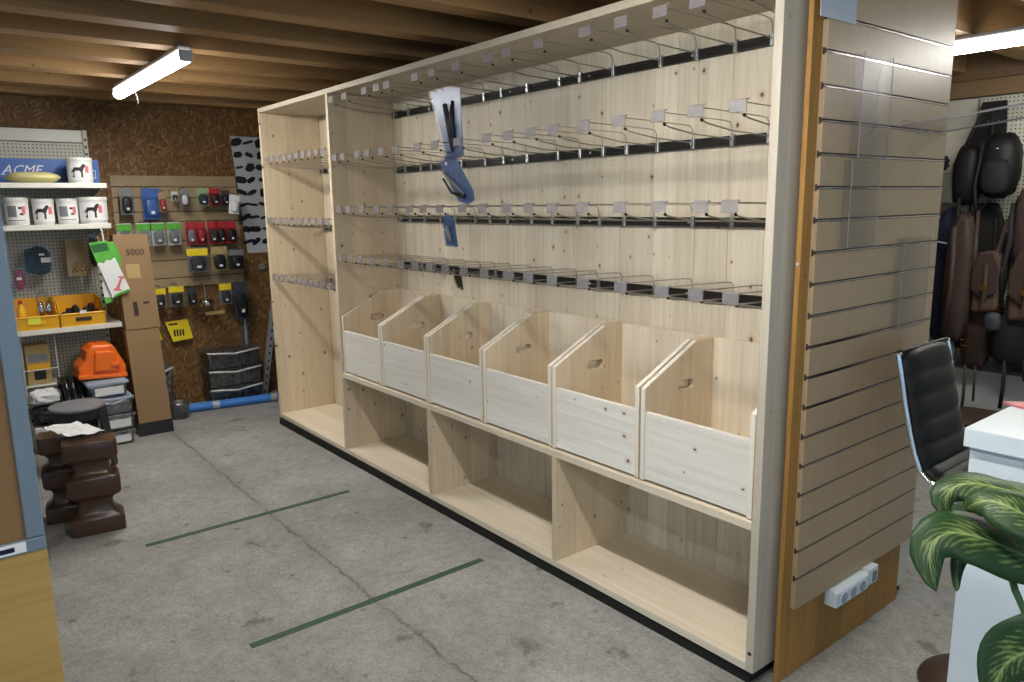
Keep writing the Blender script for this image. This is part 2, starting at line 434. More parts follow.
M['stem'] = plain('green_stem', (.05, .12, .04), .45, 0, .4, .2)

def lettering(text, size, mat, parent, origin, right, up, shear=0.0, depth=.0008, name='lettering'):
    cu = bpy.data.curves.new('lettering', 'FONT'); cu.body = text; cu.size = size; cu.shear = shear; cu.extrude = depth; cu.resolution_u = 2
    to = bpy.data.objects.new('lettering', cu); COL.objects.link(to)
    dg = bpy.context.evaluated_depsgraph_get(); me = bpy.data.meshes.new_from_object(to.evaluated_get(dg))
    COL.objects.unlink(to); bpy.data.objects.remove(to); bpy.data.curves.remove(cu)
    r = Vector(right).normalized(); u = Vector(up).normalized(); n = r.cross(u)
    base = Vector(WL[parent])
    for v in me.vertices: v.co = Vector(origin) + r * v.co.x + u * v.co.y + n * v.co.z - base
    me.materials.clear(); me.materials.append(mat)
    o = bpy.data.objects.new(name, me); COL.objects.link(o); o.parent = parent; WL[o] = base
    return o

# ------------------------------------------------------------------ the room
struct('floor', MB().box(-3, 11, -8, 7, -.1, 0), M['concrete'])
wall = struct('wall_far', MB().box(-1.20, -1.08, -6.5, 4.2, 0, 2.66), M['osb'])
for a, b in ((-6.5, -4.08), (-4.075, -1.64), (-1.635, .80), (.805, 3.245)):
    o = MB().box(-1.0805, -1.078, a, b, 0.0, 2.66).build('strand_board', M['osb'], wall)
wr = struct('wall_right', MB().box(-1.2, 11, 3.62, 3.74, 0, 2.66), M['greywall'])
MB().box(1.0, 9.0, 3.585, 3.618, 2.40, 2.66).build('fascia_board', M['post_brown'], wr)
MB().box(1.0, 9.0, 3.57, 3.618, 2.29, 2.395).build('fascia_board', M['kraft'], wr)
struct('added_wall_left', MB().box(-1.2, 2.9, -4.3, -4.2, 0, 2.449), M['greywall'])  # unseen wall, added to keep daylight off the cream gondola
struct('added_wall_back', MB().box(-.02, 4.17, 1.10, 1.16, 0, 2.448), M['post_brown'])  # added partition: blocks the rear batten so the ceiling over the unit stays dark
ceil = struct('ceiling', MB().box(-1.2, 9.5, -6.5, 4.2, 2.66, 2.70), M['deck'])
xs = [-.93, -.42, .20, .74, 1.245, 1.70, 2.18, 2.72, 3.24, 3.76, 4.28, 4.80, 5.32, 5.84, 6.36, 6.9, 7.5, 8.1]
j0 = None
for x in xs:
    o = MB().box(-.065, .065, -6.4, 3.57, 2.45, 2.66); o.v = [(p[0] + x, p[1], p[2]) for p in o.v]
    o.build('joist', M['joist'], ceil)

# ------------------------------------------------------------------ LED battens
def batten(x0, x1, y, label, dz=0.0):
    t = thing('led_batten', label, 'ceiling light', ((x0 + x1) / 2, y, 2.45), 'LED battens under the joists')
    MB().box(x0 + .02, x1 - .02, y - .03, y + .03, 2.428, 2.449).build('housing', M['whitepl'], t, bevel=.004)
    pr = [(y - .034, 2.427)] + [(y + .036 * math.cos(math.pi + math.pi * k / 10), 2.400 + .036 * math.sin(math.pi + math.pi * k / 10)) for k in range(11)] + [(y + .034, 2.427)]
    MB().prism(pr, 'x', x0 + .01, x1 - .01).build('diffuser', M['led'], t)
    for a, b in ((x0 + .004, x0 + .0095), (x1 - .0095, x1 - .004)): MB().box(a, b, y - .034, y + .034, 2.372, 2.428).build('end_cap', M['whitepl'], t, bevel=.004)
    if dz:
        t.location.z -= dz
        for x in (x0 + .2, x1 - .2): MB().tube([(x, y, 2.449), (x, y, 2.452 + dz)], .004, 6).build('suspension', M['steel'], t)
    return t
t = batten(-.18, 1.38, -.86, 'lit white LED batten under the joists in front of the strand-board wall')
MB().tube([(.05, -.82, 2.42), (.05, -.80, 2.36), (.06, -.80, 2.31)], .003, 6).build('cord', M['black'], t)
batten(3.72, 5.28, 2.29, 'lit white LED batten beyond the slatted end panel, upper right of the photo')
batten(3.26, 4.82, -.92, 'lit white LED batten over the aisle in front of the wide shelving bay', .07)
batten(5.3, 6.86, -2.1, 'lit white LED batten behind the viewpoint, nearest to the white desk')

# ------------------------------------------------------------------ shelving unit
W, H, Z0, TK, D = 4.191, 2.337, .05, .03, .45
XD, XD2, XD3, ZS = 1.117, 2.149, 3.164, .59
unit = thing('shelving_unit', 'long new spruce shelving unit with hook rails, a bin shelf and low open compartments', 'shelving', (W / 2, 0, 0))
MB().box(0, TK, 0, D, Z0, H - TK).build('end_panel', M['pine_yz'], unit, bevel=.0015)
o = MB().box(W - TK, W, 0, D + .02, Z0, H - TK).build('end_panel', M['pine_end'], unit, bevel=.0015)
MB().box(0, W, 0, D + .02, H - TK, H).build('top_board', M['pine_top'], unit, bevel=.0015)
MB().box(TK, W - TK, 0, D, Z0, Z0 + TK).build('base_board', M['pine_xy'], unit, bevel=.0015)
MB().box(XD, XD + TK, 0, D, Z0 + TK, H - TK).build('divider', M['pine_yz'], unit, bevel=.0015)
for x in (XD2, XD3): MB().box(x, x + TK, 0, D, Z0 + TK, ZS - TK).build('divider', M['pine_yz'], unit, bevel=.0015)
MB().box(XD + TK, W - TK, 0, D, ZS - TK, ZS).build('shelf_board', M['pine_xy'], unit, bevel=.0015)
MB().add([(.03, -.016, 0), (W - .02, .010, 0), (W - .02, .4, 0), (.03, .4, 0), (.03, -.016, Z0 - .002), (W - .02, .010, Z0 - .002), (W - .02, .4, Z0 - .002), (.03, .4, Z0 - .002)],
         [(0, 1, 2, 3), (4, 5, 6, 7), (0, 1, 5, 4), (1, 2, 6, 5), (2, 3, 7, 6), (3, 0, 4, 7)]).build('plinth', M['rubber'], unit)
x = TK; rr = random.Random(3)
while x < W - TK - .02:
    w = rr.choice([.105, .12, .14, .16, .19, .21]); e = min(x + w, W - TK)
    if W - TK - e < .05: e = W - TK
    dy = rr.random() * .0012
    MB().box(x + .0006, e - .0006, D + dy, D + .018, Z0, H - TK).build('back_plank', M['pine_xz'], unit, bevel=.0009, seg=1)
    x = e
RAILS = [(2.203, XD + TK + .012, W - TK), (1.865, XD + TK + .03, W - TK), (1.557, XD + TK + .03, W - TK), (1.262, XD + TK + .03, W - TK)]
CELLS = [(1.909, TK + .005, XD), (1.481, TK + .005, XD), (1.07, TK + .005, XD)]
for z, a, b in RAILS + CELLS:
    r = MB().box(a, b, .432, .45, z - .018, z + .018).build('hook_rail', M['rail'], unit)
    n = 2 if b < 2 else 6
    for k in range(n):
        x = a + .06 + (b - a - .12) * k / (n - 1)
        MB().lathe([(.006, 0), (.006, .002), (.003, .003)], (x, .432, z), 8, rot=Matrix.Rotation(math.pi / 2, 3, 'X')).build('screw', M['screw'], r)
MB().lathe([(.007, 0), (.007, .002), (.004, .003)], (W - TK * .5, 0, .12), 8, rot=Matrix.Rotation(math.pi / 2, 3, 'X')).build('screw', M['rail'], unit)

# hooks with label holders -------------------------------------------------
rows = [
 ('top rail of the wide bay', 2.203, [1.198, 1.375, 1.619, 1.76, 1.869, 2.158, 2.308, 2.516, 2.754, 2.892, 3.102, 3.367, 3.549, 3.728, 3.882, 4.06]),
 ('second rail of the wide bay', 1.865, [1.203, 1.312, 1.5, 1.619, 1.78, 1.937, 2.156, 2.319, 2.511, 2.74, 2.895, 3.045, 3.187, 3.36, 3.544, 3.728, 3.886, 4.049]),
 ('third rail of the wide bay', 1.557, [1.221, 1.349, 1.522, 1.702, 1.855, 2.056, 2.19, 2.342, 2.54, 2.698, 2.88, 3.025, 3.178, 3.355, 3.552, 3.74, 3.917, 4.031]),
 ('lowest rail of the wide bay', 1.262, [1.211, 1.349, 1.473, 1.616, 1.767, 1.948, 2.096, 2.23, 2.375, 2.538, 2.703, 2.877, 3.02, 3.175, 3.36, 3.562, 3.76, 3.908, 4.048]),
 ('top rail of the narrow left bay', 1.909, [.1, .21, .32, .43, .53, .64, .74, .85, .95, 1.05]),
 ('middle rail of the narrow left bay', 1.481, [.07, .16, .27, .36, .45, .55, .65, .74, .85, .95, 1.05]),
 ('lowest rail of the narrow left bay', 1.07, [.09, .19, .28, .36, .48, .56, .65, .74, .82, .92, 1.03])]
proto = None
for rn, z, L in rows:
    for k, x in enumerate(L):
        lab = ORD[k] + ' wire hook from the left on the ' + rn
        if proto is None:
            P0 = (x, .43, z)
            proto = thing('display_hook', lab, 'hook', P0, 'wire display hooks with label holders')
            MB().box(x - .008, x + .008, .418, .4335, z - .022, z + .024).build('bracket', M['bracket'], proto, bevel=.002, seg=1)
            MB().tube([(x, .42, z + .004), (x, .20, z + .012), (x, .06, z + .030), (x, .035, z + .037)], .0028, 6).build('prong', M['steel'], proto, smooth=True)
            MB().tube([(x, .035, z + .037), (x, .028, z + .040)], .0055, 8).build('prong_tip', M['black'], proto, smooth=True)
            MB().tube([(x + .001, .42, z + .02), (x + .001, .418, z + .05), (x + .001, .405, z + .066), (x + .001, .36, z + .070), (x + .001, .02, z + .078), (x + .001, .0, z + .078)], .0019, 6).build('tag_wire', M['steel'], proto, smooth=True)
            h = MB().prism([(-.004, z + .046), (-.001, z + .045), (.000, z + .078), (.012, z + .083), (.012, z + .086), (-.003, z + .082)], 'x', x - .032, x + .030)
            h.build('label_holder', M['holder'], proto)
        else:
            copy_tree(proto, (x - P0[0], 0, z - P0[2]), lab)

# ------------------------------------------------------------------ bins
def stadium(cy, cz, L, r, n=6):
    p = []
    for k in range(n + 1): a = -math.pi / 2 + math.pi * k / n; p.append((cy + L / 2 + r * math.cos(a), cz + r * math.sin(a)))
    for k in range(n + 1): a = math.pi / 2 + math.pi * k / n; p.append((cy - L / 2 + r * math.cos(a), cz + r * math.sin(a)))
    return p
BX, BW, Y0 = 1.153, .492, .012
bin0 = None
binlab = ['leftmost spruce bin with slanted sides, against the tall divider', 'second spruce bin from the left with an oblong hand hole',
          'third spruce bin from the left, right of the hanging blue packs', 'fourth spruce bin from the left with flame-shaped grain on its front',
          'fifth spruce bin from the left, next to the rightmost bin', 'rightmost spruce bin with slanted sides, beside the end panel']
prof = [(Y0, ZS + .006), (Y0, .955), (.31, 1.100), (.438, 1.100), (.438, ZS + .006)]
for i in range(6):
    if bin0 is None:
        x = BX; bin0 = thing('storage_bin', binlab[0], 'bin', (x + BW / 2, .22, ZS + .006), 'spruce bins on the shelf')
        hole = [stadium(.25, .932, .062, .020)]
        MB().prism(prof, 'x', x, x + .02, hole).build('side_panel', M['pine_bin'], bin0)
        MB().prism(prof, 'x', x + BW - .02, x + BW, hole).build('side_panel', M['pine_bin'], bin0)
        for k, xx in enumerate((x, x + BW - .02)):
            sp = bin0.children[k]
            ny, nz = -.4418, .8971
            e = [(Y0 - .0012, ZS + .006), (Y0 - .0012, .955), (.31 - .0006, 1.1010), (.31, 1.1), (Y0, .955), (Y0, ZS + .006)]
            MB().prism(e, 'x', xx + .0008, xx + .0192).build('sawn_edge', M['pine_edge'], sp)
        MB().box(x + .0205, x + BW - .0205, Y0 + .001, Y0 + .021, ZS + .012, .865).build('front_panel', M['pine_front'], bin0, bevel=.0015)
        MB().box(x + .0205, x + BW - .0205, .418, .438, ZS + .006, 1.10).build('back_panel', M['pine_xz'], bin0)
        MB().box(x + .0205, x + BW - .0205, Y0 + .022, .417, ZS + .008, ZS + .024).build('bottom_panel', M['pine_xy'], bin0)
    else:
        copy_tree(bin0, (.5015 * i, 0, 0), binlab[i])

# ------------------------------------------------------------------ packs hanging from the hooks
def hung_pack(name, label, poly, y, parts, hookz):
    cx = sum(p[0] for p in poly) / len(poly); cz = max(p[1] for p in poly)
    t = thing(name, label, 'package', (cx, y, cz), 'blue packs left on the hooks')
    MB().prism(poly, 'y', y - .006, y - .005).build('clear_bag', M['film'], t)
    c0 = (sum(p[0] for p in poly) / len(poly), sum(p[1] for p in poly) / len(poly))
    inner = [(c0[0] + (p[0] - c0[0]) * .93, c0[1] + (p[1] - c0[1]) * .95) for p in poly]
    MB().prism(inner, 'y', y + .001, y + .003).build('printed_card', M['bluecard'], t)
    for nm, m, mb in parts: mb.build(nm, m, t, smooth=True)
    return t
hung_pack('blue_tool_pack', 'large blue tool pack in clear film hanging from the top rail', [(2.13, 2.205), (2.29, 2.215), (2.405, 2.195), (2.42, 1.87), (2.35, 1.855), (2.27, 1.865)], .10,
   [('tool', M['darkgrey'], MB().tube([(2.27, .095, 2.13), (2.31, .092, 2.02), (2.33, .095, 1.90)], [.012, .016, .009], 8)),
    ('tool', M['black'], MB().tube([(2.34, .095, 2.14), (2.33, .09, 2.04), (2.36, .095, 1.92)], [.009, .013, .008], 8)),
    ('sticker', M['paper'], MB().box(2.272, 2.287, .091, .0925, 2.03, 2.045))], 2.2)
hung_pack('blue_tool_pack', 'blue tool pack hanging tilted from the second rail', [(2.19, 1.85), (2.26, 1.885), (2.345, 1.872), (2.50, 1.70), (2.505, 1.655), (2.44, 1.635), (2.36, 1.655)], .10,
   [('tool', M['grey'], MB().tube([(2.25, .092, 1.80), (2.33, .09, 1.75), (2.42, .092, 1.69)], [.006, .010, .007], 8)),
    ('tool', M['black'], MB().tube([(2.24, .093, 1.77), (2.31, .092, 1.70), (2.42, .093, 1.68)], [.005, .007, .012], 8)),
    ('sticker', M['paper'], MB().box(2.262, 2.28, .091, .0925, 1.835, 1.85))], 1.9)
hung_pack('blue_tool_pack', 'small blue pack hanging below the third rail', [(2.19, 1.565), (2.245, 1.60), (2.305, 1.57), (2.335, 1.425), (2.22, 1.428)], .11,
   [('tool', M['grey'], MB().tube([(2.25, .1, 1.53), (2.265, .098, 1.49), (2.28, .1, 1.45)], [.009, .013, .007], 8)),
    ('sticker', M['paper'], MB().box(2.205, 2.222, .101, .1025, 1.498, 1.52))], 1.6)
t = thing('tool_pack', 'small dark brown pack hanging from the lowest rail', 'package', (2.33, .11, 1.30))
MB().prism([(2.29, 1.275), (2.315, 1.305), (2.35, 1.28), (2.365, 1.212), (2.32, 1.222)], 'y', .108, .114).build('printed_card', M['darkbrown'], t)
MB().prism([(2.285, 1.28), (2.315, 1.312), (2.355, 1.285), (2.372, 1.205), (2.315, 1.215)], 'y', .104, .105).build('clear_bag', M['clear'], t)

# ------------------------------------------------------------------ slatted end panel
SX, SY, SW_, SZ = 4.253, .1374, .874, .3755
end = thing('slatwall_end', 'beige slatted display panel on a varnished orange board at the end of the shelving unit', 'slatwall', (4.235, .57, 0))
MB().box(4.2186, 4.235, .084, .958, 0, 2.45).build('backing_board', M['orange_yz'], end, bevel=.001)
MB().lathe([(.006, 0), (.006, .003), (.003, .004)], (4.227, .084, 1.443), 8, rot=Matrix.Rotation(math.pi / 2, 3, 'X')).build('screw', M['screw'], end)
zs_ = [.265] + [SZ + .1 * k for k in range(19)] + [2.44]
xb = 4.2355
for a, b in zip(zs_[:-1], zs_[1:]):
    la = 0 if a == .265 else 1; lb = 0 if b == 2.44 else 1
    p = [(xb, a + .0004)] + ([(xb + .003, a + .0004), (xb + .003, a + .011), (xb + .011, a + .011), (xb + .011, a + .0055)] if la else []) + [(SX, a + (.0055 if la else 0)), (SX, b - (.0055 if lb else 0))] + \
        ([(xb + .011, b - .0055), (xb + .011, b - .011), (xb + .003, b - .011), (xb + .003, b - .0004)] if lb else []) + [(xb, b - .0004)]
    # outline lies in x-z, extruded along y
    MB().prism(p, 'y', SY, SY + SW_).build('slat_board', M['slat'], end)
for k in range(19):
    z = SZ + .1 * k
    MB().box(xb + .0031, xb + .0105, SY + .001, SY + SW_ - .001, z - .0105, z + .0105).build('groove_core', M['slat_core'], end)
    MB().box(xb + .0106, SX - .0006, SY + .003, SY + SW_ + .004, z - .0036, z + .0012).build('groove_strip', M['groove'], end)
# socket strip
so = thing('socket_strip', 'white wall box with three sockets and a switch at the foot of the slatted panel', 'sockets', (4.235, .52, .195))
MB().prism([(4.2355, .196), (4.282, .196), (4.282, .250), (4.270, .260), (4.2355, .260)], 'y', .365, .600).build('housing', M['white'], so, bevel=.003)
MB().box(4.2355, 4.278, .606, .682, .197, .264).build('switch_housing', M['white'], so, bevel=.004)
for k in range(3):
    y = .415 + .066 * k
    f = MB().box(4.2825, 4.285, y - .028, y + .028, .200, .246).build('socket_face', M['white'], so, bevel=.001)
    MB().lathe([(.021, .0), (.021, .0015), (.017, .0015), (.016, .0005)], (4.285, y, .223), 16, rot=Matrix.Rotation(math.pi / 2, 3, 'Y')).build('socket_well', M['bluelid'], f, smooth=False)
f = MB().box(4.2785, 4.2805, .615, .673, .203, .258).build('switch_plate', M['white'], so, bevel=.001)
MB().box(4.2806, 4.284, .631, .658, .211, .250).build('rocker', M['grey'], f)
# things on the slatted panel
o = MB().box(SX + .001, SX + .003, .085, .29, 2.165, 2.42).build('paper_notice', M['bluepaper'], loc=(SX, .19, 2.165)); tag(o, 'pale blue sheet of paper fixed at the top of the slatted panel', 'notice')
def acrylic(label, y0, y1, z0, z1):
    t = thing('brochure_holder', label, 'holder', (SX, (y0 + y1) / 2, z0), 'clear acrylic holders on the slatted panel')
    MB().box(SX + .004, SX + .006, y0, y1, z0, z1).build('back_sheet', M['acrylic'], t)
    MB().box(SX + .030, SX + .032, y0, y1, z0, z0 + (z1 - z0) * .97).build('front_sheet', M['acrylic'], t)
    MB().box(SX + .006, SX + .030, y0, y1, z0, z0 + .002).build('bottom_sheet', M['acrylic'], t)
    for y in (y0, y1 - .002):
        q = MB().box(SX + .006, SX + .030, y, y + .002, z0 + .002, z1).build('side_sheet', M['acrylic'], t)
        MB().box(SX + .0302, SX + .0325, y, y + .0022, z0 + .002, z1).build('polished_edge', M['holder'], q)
    q = MB().box(SX + .0302, SX + .0325, y0 + .003, y1 - .003, z0, z0 + .002).build('polished_edge', M['holder'], t)
    MB().box(SX - .006, SX + .004, y0 + .01, y1 - .01, z1 - .012, z1).build('hanging_lip', M['acrylic'], t)
    return t
t = acrylic('uppermost clear acrylic brochure holder on the slatted panel', .30, .49, 1.765, 2.083)
MB().tube([(SX + .0335, .41, 2.05), (SX + .0335, .39, 2.0), (SX + .0335, .395, 1.93), (SX + .0335, .40, 1.88), (SX + .0335, .36, 1.84)], .003, 6).build('glue_mark', M['clear'], t)
acrylic('second clear acrylic brochure holder, just below the uppermost one', .27, .455, 1.485, 1.760)
acrylic('lowest clear acrylic brochure holder, above the black chair', .67, .878, 1.172, 1.50)
t = thing('acrylic_shelf', 'clear acrylic shelf jutting from the right side of the slatted panel', 'shelf', (SX, .8, 1.875))
for nm, p in (('shelf_sheet', [(SX + .002, 1.878), (4.62, 1.915), (4.62, 1.919), (SX + .002, 1.882)]), ('front_lip', [(4.62, 1.895), (4.624, 1.895), (4.624, 1.945), (4.62, 1.945)]), ('back_lip', [(SX - .004, 1.862), (SX + .002, 1.862), (SX + .002, 1.905), (SX - .004, 1.885)])):
    MB().prism(p, 'y', .64, 1.0).build(nm, M['acrylic'] if nm != 'front_lip' else M['tagplastic'], t)

for y in (.64, .998): MB().add([(SX + .003, y, 1.877), (4.62, y, 1.914), (4.62, y, 1.921), (SX + .003, y, 1.884), (SX + .003, y + .002, 1.877), (4.62, y + .002, 1.914), (4.62, y + .002, 1.921), (SX + .003, y + .002, 1.884)], [(0, 1, 2, 3), (4, 5, 6, 7), (0, 1, 5, 4), (1, 2, 6, 5), (2, 3, 7, 6), (3, 0, 4, 7)]).build('polished_edge', M['holder'], t)
MB().box(4.6242, 4.626, .64, 1.0, 1.938, 1.946).build('polished_edge', M['holder'], t)
# cream gondola base behind the end panel
t = thing('low_gondola', 'cream metal shelf base standing behind the slatted panel', 'shelving', (3.9, .85, 0))
MB().box(3.2, 4.215, .56, 1.09, .03, .235).build('base_box', M['cream'], t, bevel=.004)
MB().box(3.25, 4.20, .6, 1.06, 0, .03).build('kick_strip', M['rubber'], t)
MB().box(3.2, 4.215, .52, .56, .0, 2.3).build('back_panel', M['cream'], t)
o = MB().tube([(4.19, 1.03, .285), (4.23, 1.07, .262), (4.24, 1.11, .256), (4.245, 1.115, .20), (4.24, 1.11, .16)], .006, 6).build('loose_cable', M['black'], loc=(4.2, 1.05, .24)); tag(o, 'black cable end sticking out below the slatted panel', 'cable')
MB().box(4.14, 4.215, .98, 1.10, .236, .275).build('cable_clip', M['black'], None, loc=(4.18, 1.04, .236)); tag(bpy.context.scene.objects['cable_clip'], 'black plastic clip lying on the cream shelf base', 'clip')

# ------------------------------------------------------------------ floor markings
for x, y0, y1, lab in ((1.643, -1.337, -.237, 'green stripe across the grey floor, farther from the viewer'), (2.838, -1.242, -.149, 'green stripe across the grey floor, nearer to the viewer')):
    o = MB().box(x - .018, x + .018, y0, y1, .0003, .0016).build('floor_stripe', M['greentape'], loc=(x, (y0 + y1) / 2, 0)); tag(o, lab, 'stripe', 'green floor stripes')

# ------------------------------------------------------------------ left foreground board
t = thing('partition_board', 'brown board in a blue-grey frame on a yellow wooden base, left foreground', 'board', (3.6, -2.3, 0))
MB().box(3.565, 3.60, -2.85, -1.905, 0, .915).build('wooden_base', M['counter_yz'], t, bevel=.002)
MB().box(3.575, 3.598, -2.82, -1.93, .915, 1.9).build('brown_panel', M['cork'], t)
MB().box(3.57, 3.604, -1.941, -1.905, .925, 1.9).build('frame_upright', M['bluegrey'], t, bevel=.003)
MB().box(3.57, 3.604, -2.85, -1.905, .893, .924).build('frame_rail', M['bluegrey'], t, bevel=.003)
MB().box(3.57, 3.604, -2.85, -2.80, .935, 1.9).build('frame_upright', M['bluegrey'], t, bevel=.003)
MB().box(3.6042, 3.6062, -1.9045, -1.900, .86, 1.9).build('clear_edge_strip', M['clear'], t)
st = MB().box(3.6042, 3.6052, -2.10, -1.943, .898, .921).build('sticker', M['paper'], t)
MB().box(3.6052, 3.6056, -2.05, -1.965, .903, .914).build('printed_line', M['navy'], st)

# ------------------------------------------------------------------ tan display panel on the far wall
pan = thing('wall_display_panel', 'tan horizontally grooved display panel on the strand-board wall', 'display panel', (-1.06, -.3, 1.0))
zz = [1.0, 1.08, 1.225, 1.38, 1.535, 1.618, 1.73, 1.815, 1.905]
for a, b in zip(zz[:-1], zz[1:]):
    MB().box(-1.077, -1.058, -.80, .165, a + .003, b - .003).build('panel_board', M['slat_wall'], pan, bevel=.001, seg=1)
MB().box(-1.0775, -1.066, -.795, .16, 1.003, 1.90).build('panel_core', M['slat_core'], pan)

def pin(y, z, L, lab):
    o = MB().tube([(-1.06, y, z - .01), (-1.058, y, z), (-1.058 + L, y + .0, z + .004), (-1.05 + L, y, z + .012)], .003, 6).build('panel_hook', M['steel'], loc=(-1.06, y, z)); tag(o, lab, 'hook', 'wire hooks on the tan panel')
def pack(label, y, z0, z1, w, card, item, kind='blister', x=-.93, tilt=0, group='blister packs on the far wall', head=None, cat='package'):
    """a hanging pack facing the room: card, clear blister, product"""
    t = thing('blister_pack', label, cat, (x, y, z1), group)
    h = z1 - z0; n0 = len(COL.objects)
    A = []
    A.append(MB().box(x - .004, x, y - w / 2, y + w / 2, z0, z1).build('card', card, t))
    if head is not None: A.append(MB().box(x + .0005, x + .002, y - w / 2, y + w / 2, z1 - h * .33, z1 - h * .04).build('header', head, t))
    A.append(MB().ball((x + .014, y, z0 + h * .38), (.012, w * .36, h * .30), 10, 6, sq=.6).build('product', item, t, smooth=True))
    if kind == 'blister': A.append(MB().prism([(x, z0 + h * .04), (x + .028, z0 + h * .08), (x + .028, z0 + h * .66), (x, z0 + h * .72)], 'y', y - w * .46, y + w * .46).build('blister', M['clear'], t))
    A.append(MB().box(x + .0295, x + .0305, y - w * .1, y + w * .1, z0 + h * .18, z0 + h * .27).build('price_sticker', M['paper'], t))
    if tilt: t.rotation_euler = (tilt, 0, 0)
    MB().tube([(-1.06, y, z1 + .0), (-1.055, y, z1 + .012), (x + .05, y, z1 + .016), (x + .06, y, z1 + .024)], .003, 6).build('panel_hook', M['steel'], loc=(-1.06, y, z1))
    hk = COL.objects[-1]; tag(hk, 'wire hook holding the ' + label.split(' on ')[0].split(' in the')[0], 'hook', 'wire hooks on the tan panel')
    return t
pack('dark tool blister at the top left of the tan panel', -.725, 1.60, 1.80, .095, M['grey'], M['black'])
pack('blue bottle pack in the top row of the tan panel', -.55, 1.56, 1.80, .13, M['blue'], M['blue'])
pack('small red pack in the top row of the tan panel', -.475, 1.615, 1.765, .06, M['slat_wall'], M['red'], x=-.90)
pack('tiny white square pack in the top row of the tan panel', -.375, 1.70, 1.775, .05, M['whitepl'], M['black'])
pack('pale grey pack hanging in the middle of the top row', -.30, 1.66, 1.79, .07, M['grey'], M['whitepl'])
pack('clear pack with a dark round tool in the top row of the tan panel', -.155, 1.66, 1.80, .095, M['palegreen'], M['darkgrey'])
pack('red and black pack near the right end of the top row', -.06, 1.66, 1.80, .085, M['red'], M['black'])
pack('black tool pack at the right end of the top row', .025, 1.66, 1.785, .07, M['darkgrey'], M['black'])
t = pack('tilted white card at the right end of the top row', .085, 1.59, 1.745, .085, M['paper'], M['paper'], 'plain', x=-.88, tilt=-.12)
for k, y in enumerate((-.765, -.63, -.52, -.405)):
    pack(['leftmost', 'second', 'third', 'fourth'][k] + ' green and white pack from the left in the middle row', y, 1.355, 1.535, .10, M['whitepl'], M['grey'], head=M['green'])
for k, y in enumerate((-.275, -.195, -.10, -.03, .05)):
    pack(['leftmost red tool pack', 'second red tool pack from the left', 'third red tool pack from the left', 'fourth red pack from the left', 'dark red pack, rightmost'][k] + ' in the middle row of the tan panel', y, 1.35, 1.53, .078, M['red'], [M['grey'], M['red'], M['darkgrey'], M['black'], M['black']][k])
pack('clear blister with a yellow band in the third row of the tan panel', -.24, 1.125, 1.325, .165, M['grey'], M['darkgrey'], head=M['yellowcard'])
pack('tan boxed part with a black item in the third row', -.065, 1.125, 1.325, .13, M['tan'], M['black'])
pack('dark pack with an orange band in the third row', .075, 1.13, 1.30, .12, M['darkgrey'], M['black'], head=M['grey'])
pack('yellow-topped blister at the left of the bottom row', -.56, .86, 1.02, .10, M['grey'], M['black'], head=M['yellowcard'])
pack('second yellow-topped blister in the bottom row', -.43, .86, 1.03, .115, M['grey'], M['black'], head=M['yellowcard'])
pack('black strap pack in the bottom row of the tan panel', -.31, .86, 1.00, .075, M['darkgrey'], M['black'])
t = pack('clear pack with yellow band right of the silver clamp', -.04, .84, 1.02, .10, M['grey'], M['darkgrey'], head=M['yellowcard'])
pack('large black pack at the right end of the bottom row', .095, .70, 1.02, .125, M['darkgrey'], M['black'], x=-.95)
t = thing('hose_clamp', 'round silver metal clamp hanging in the bottom row under the tan panel', 'clamp', (-.93, -.20, .95))
MB().lathe([(.055, 0), (.06, 0), (.06, .05), (.055, .05)], (-.93, -.20, .845), 24, cap=False).build('band', M['chrome'], t, smooth=True)
MB().tube([(-.94, -.20, .89), (-.96, -.20, 1.0), (-1.05, -.2, 1.02)], .006, 6).build('bolt', M['steel'], t)
o = MB().box(-.935, -.925, -.215, -.06, .765, .79).build('price_strip', M['tan'], loc=(-.93, -.14, .765)); tag(o, 'pale tan strip below the silver clamp', 'strip')
MB().tube([(-1.06, -.14, 1.0), (-.95, -.14, .99), (-.93, -.14, .80)], .0015, 5).build('hanging_wire', M['steel'], o, loc=(-.93, -.14, .765))
# yellow sheets
def sheet(name, poly, x, mat, label, cat, group=None):
    o = MB().prism(poly, 'x', x, x + .002).build(name, mat, loc=(x, poly[0][0], poly[0][1])); tag(o, label, cat, group); return o
o = sheet('yellow_card', [(-.515, .725), (-.34, .735), (-.305, .57), (-.465, .555)], -1.03, M['yellowcard'], 'bright yellow printed card leaning on the strand-board wall', 'card')
for k in range(4): MB().box(-1.0278, -1.0274, -.455 + .022 * k, -.440 + .022 * k, .60, .655).build('printed_block', M['black'], o)
MB().box(-1.0278, -1.0274, -.49, -.42, .695, .71).build('printed_line', M['black'], o)
sheet('yellow_card', [(-.61, .76), (-.585, .75), (-.545, .585), (-.61, .56)], -1.03, M['yellowcard'], 'narrow yellow card edge showing beside the tall carton', 'card')
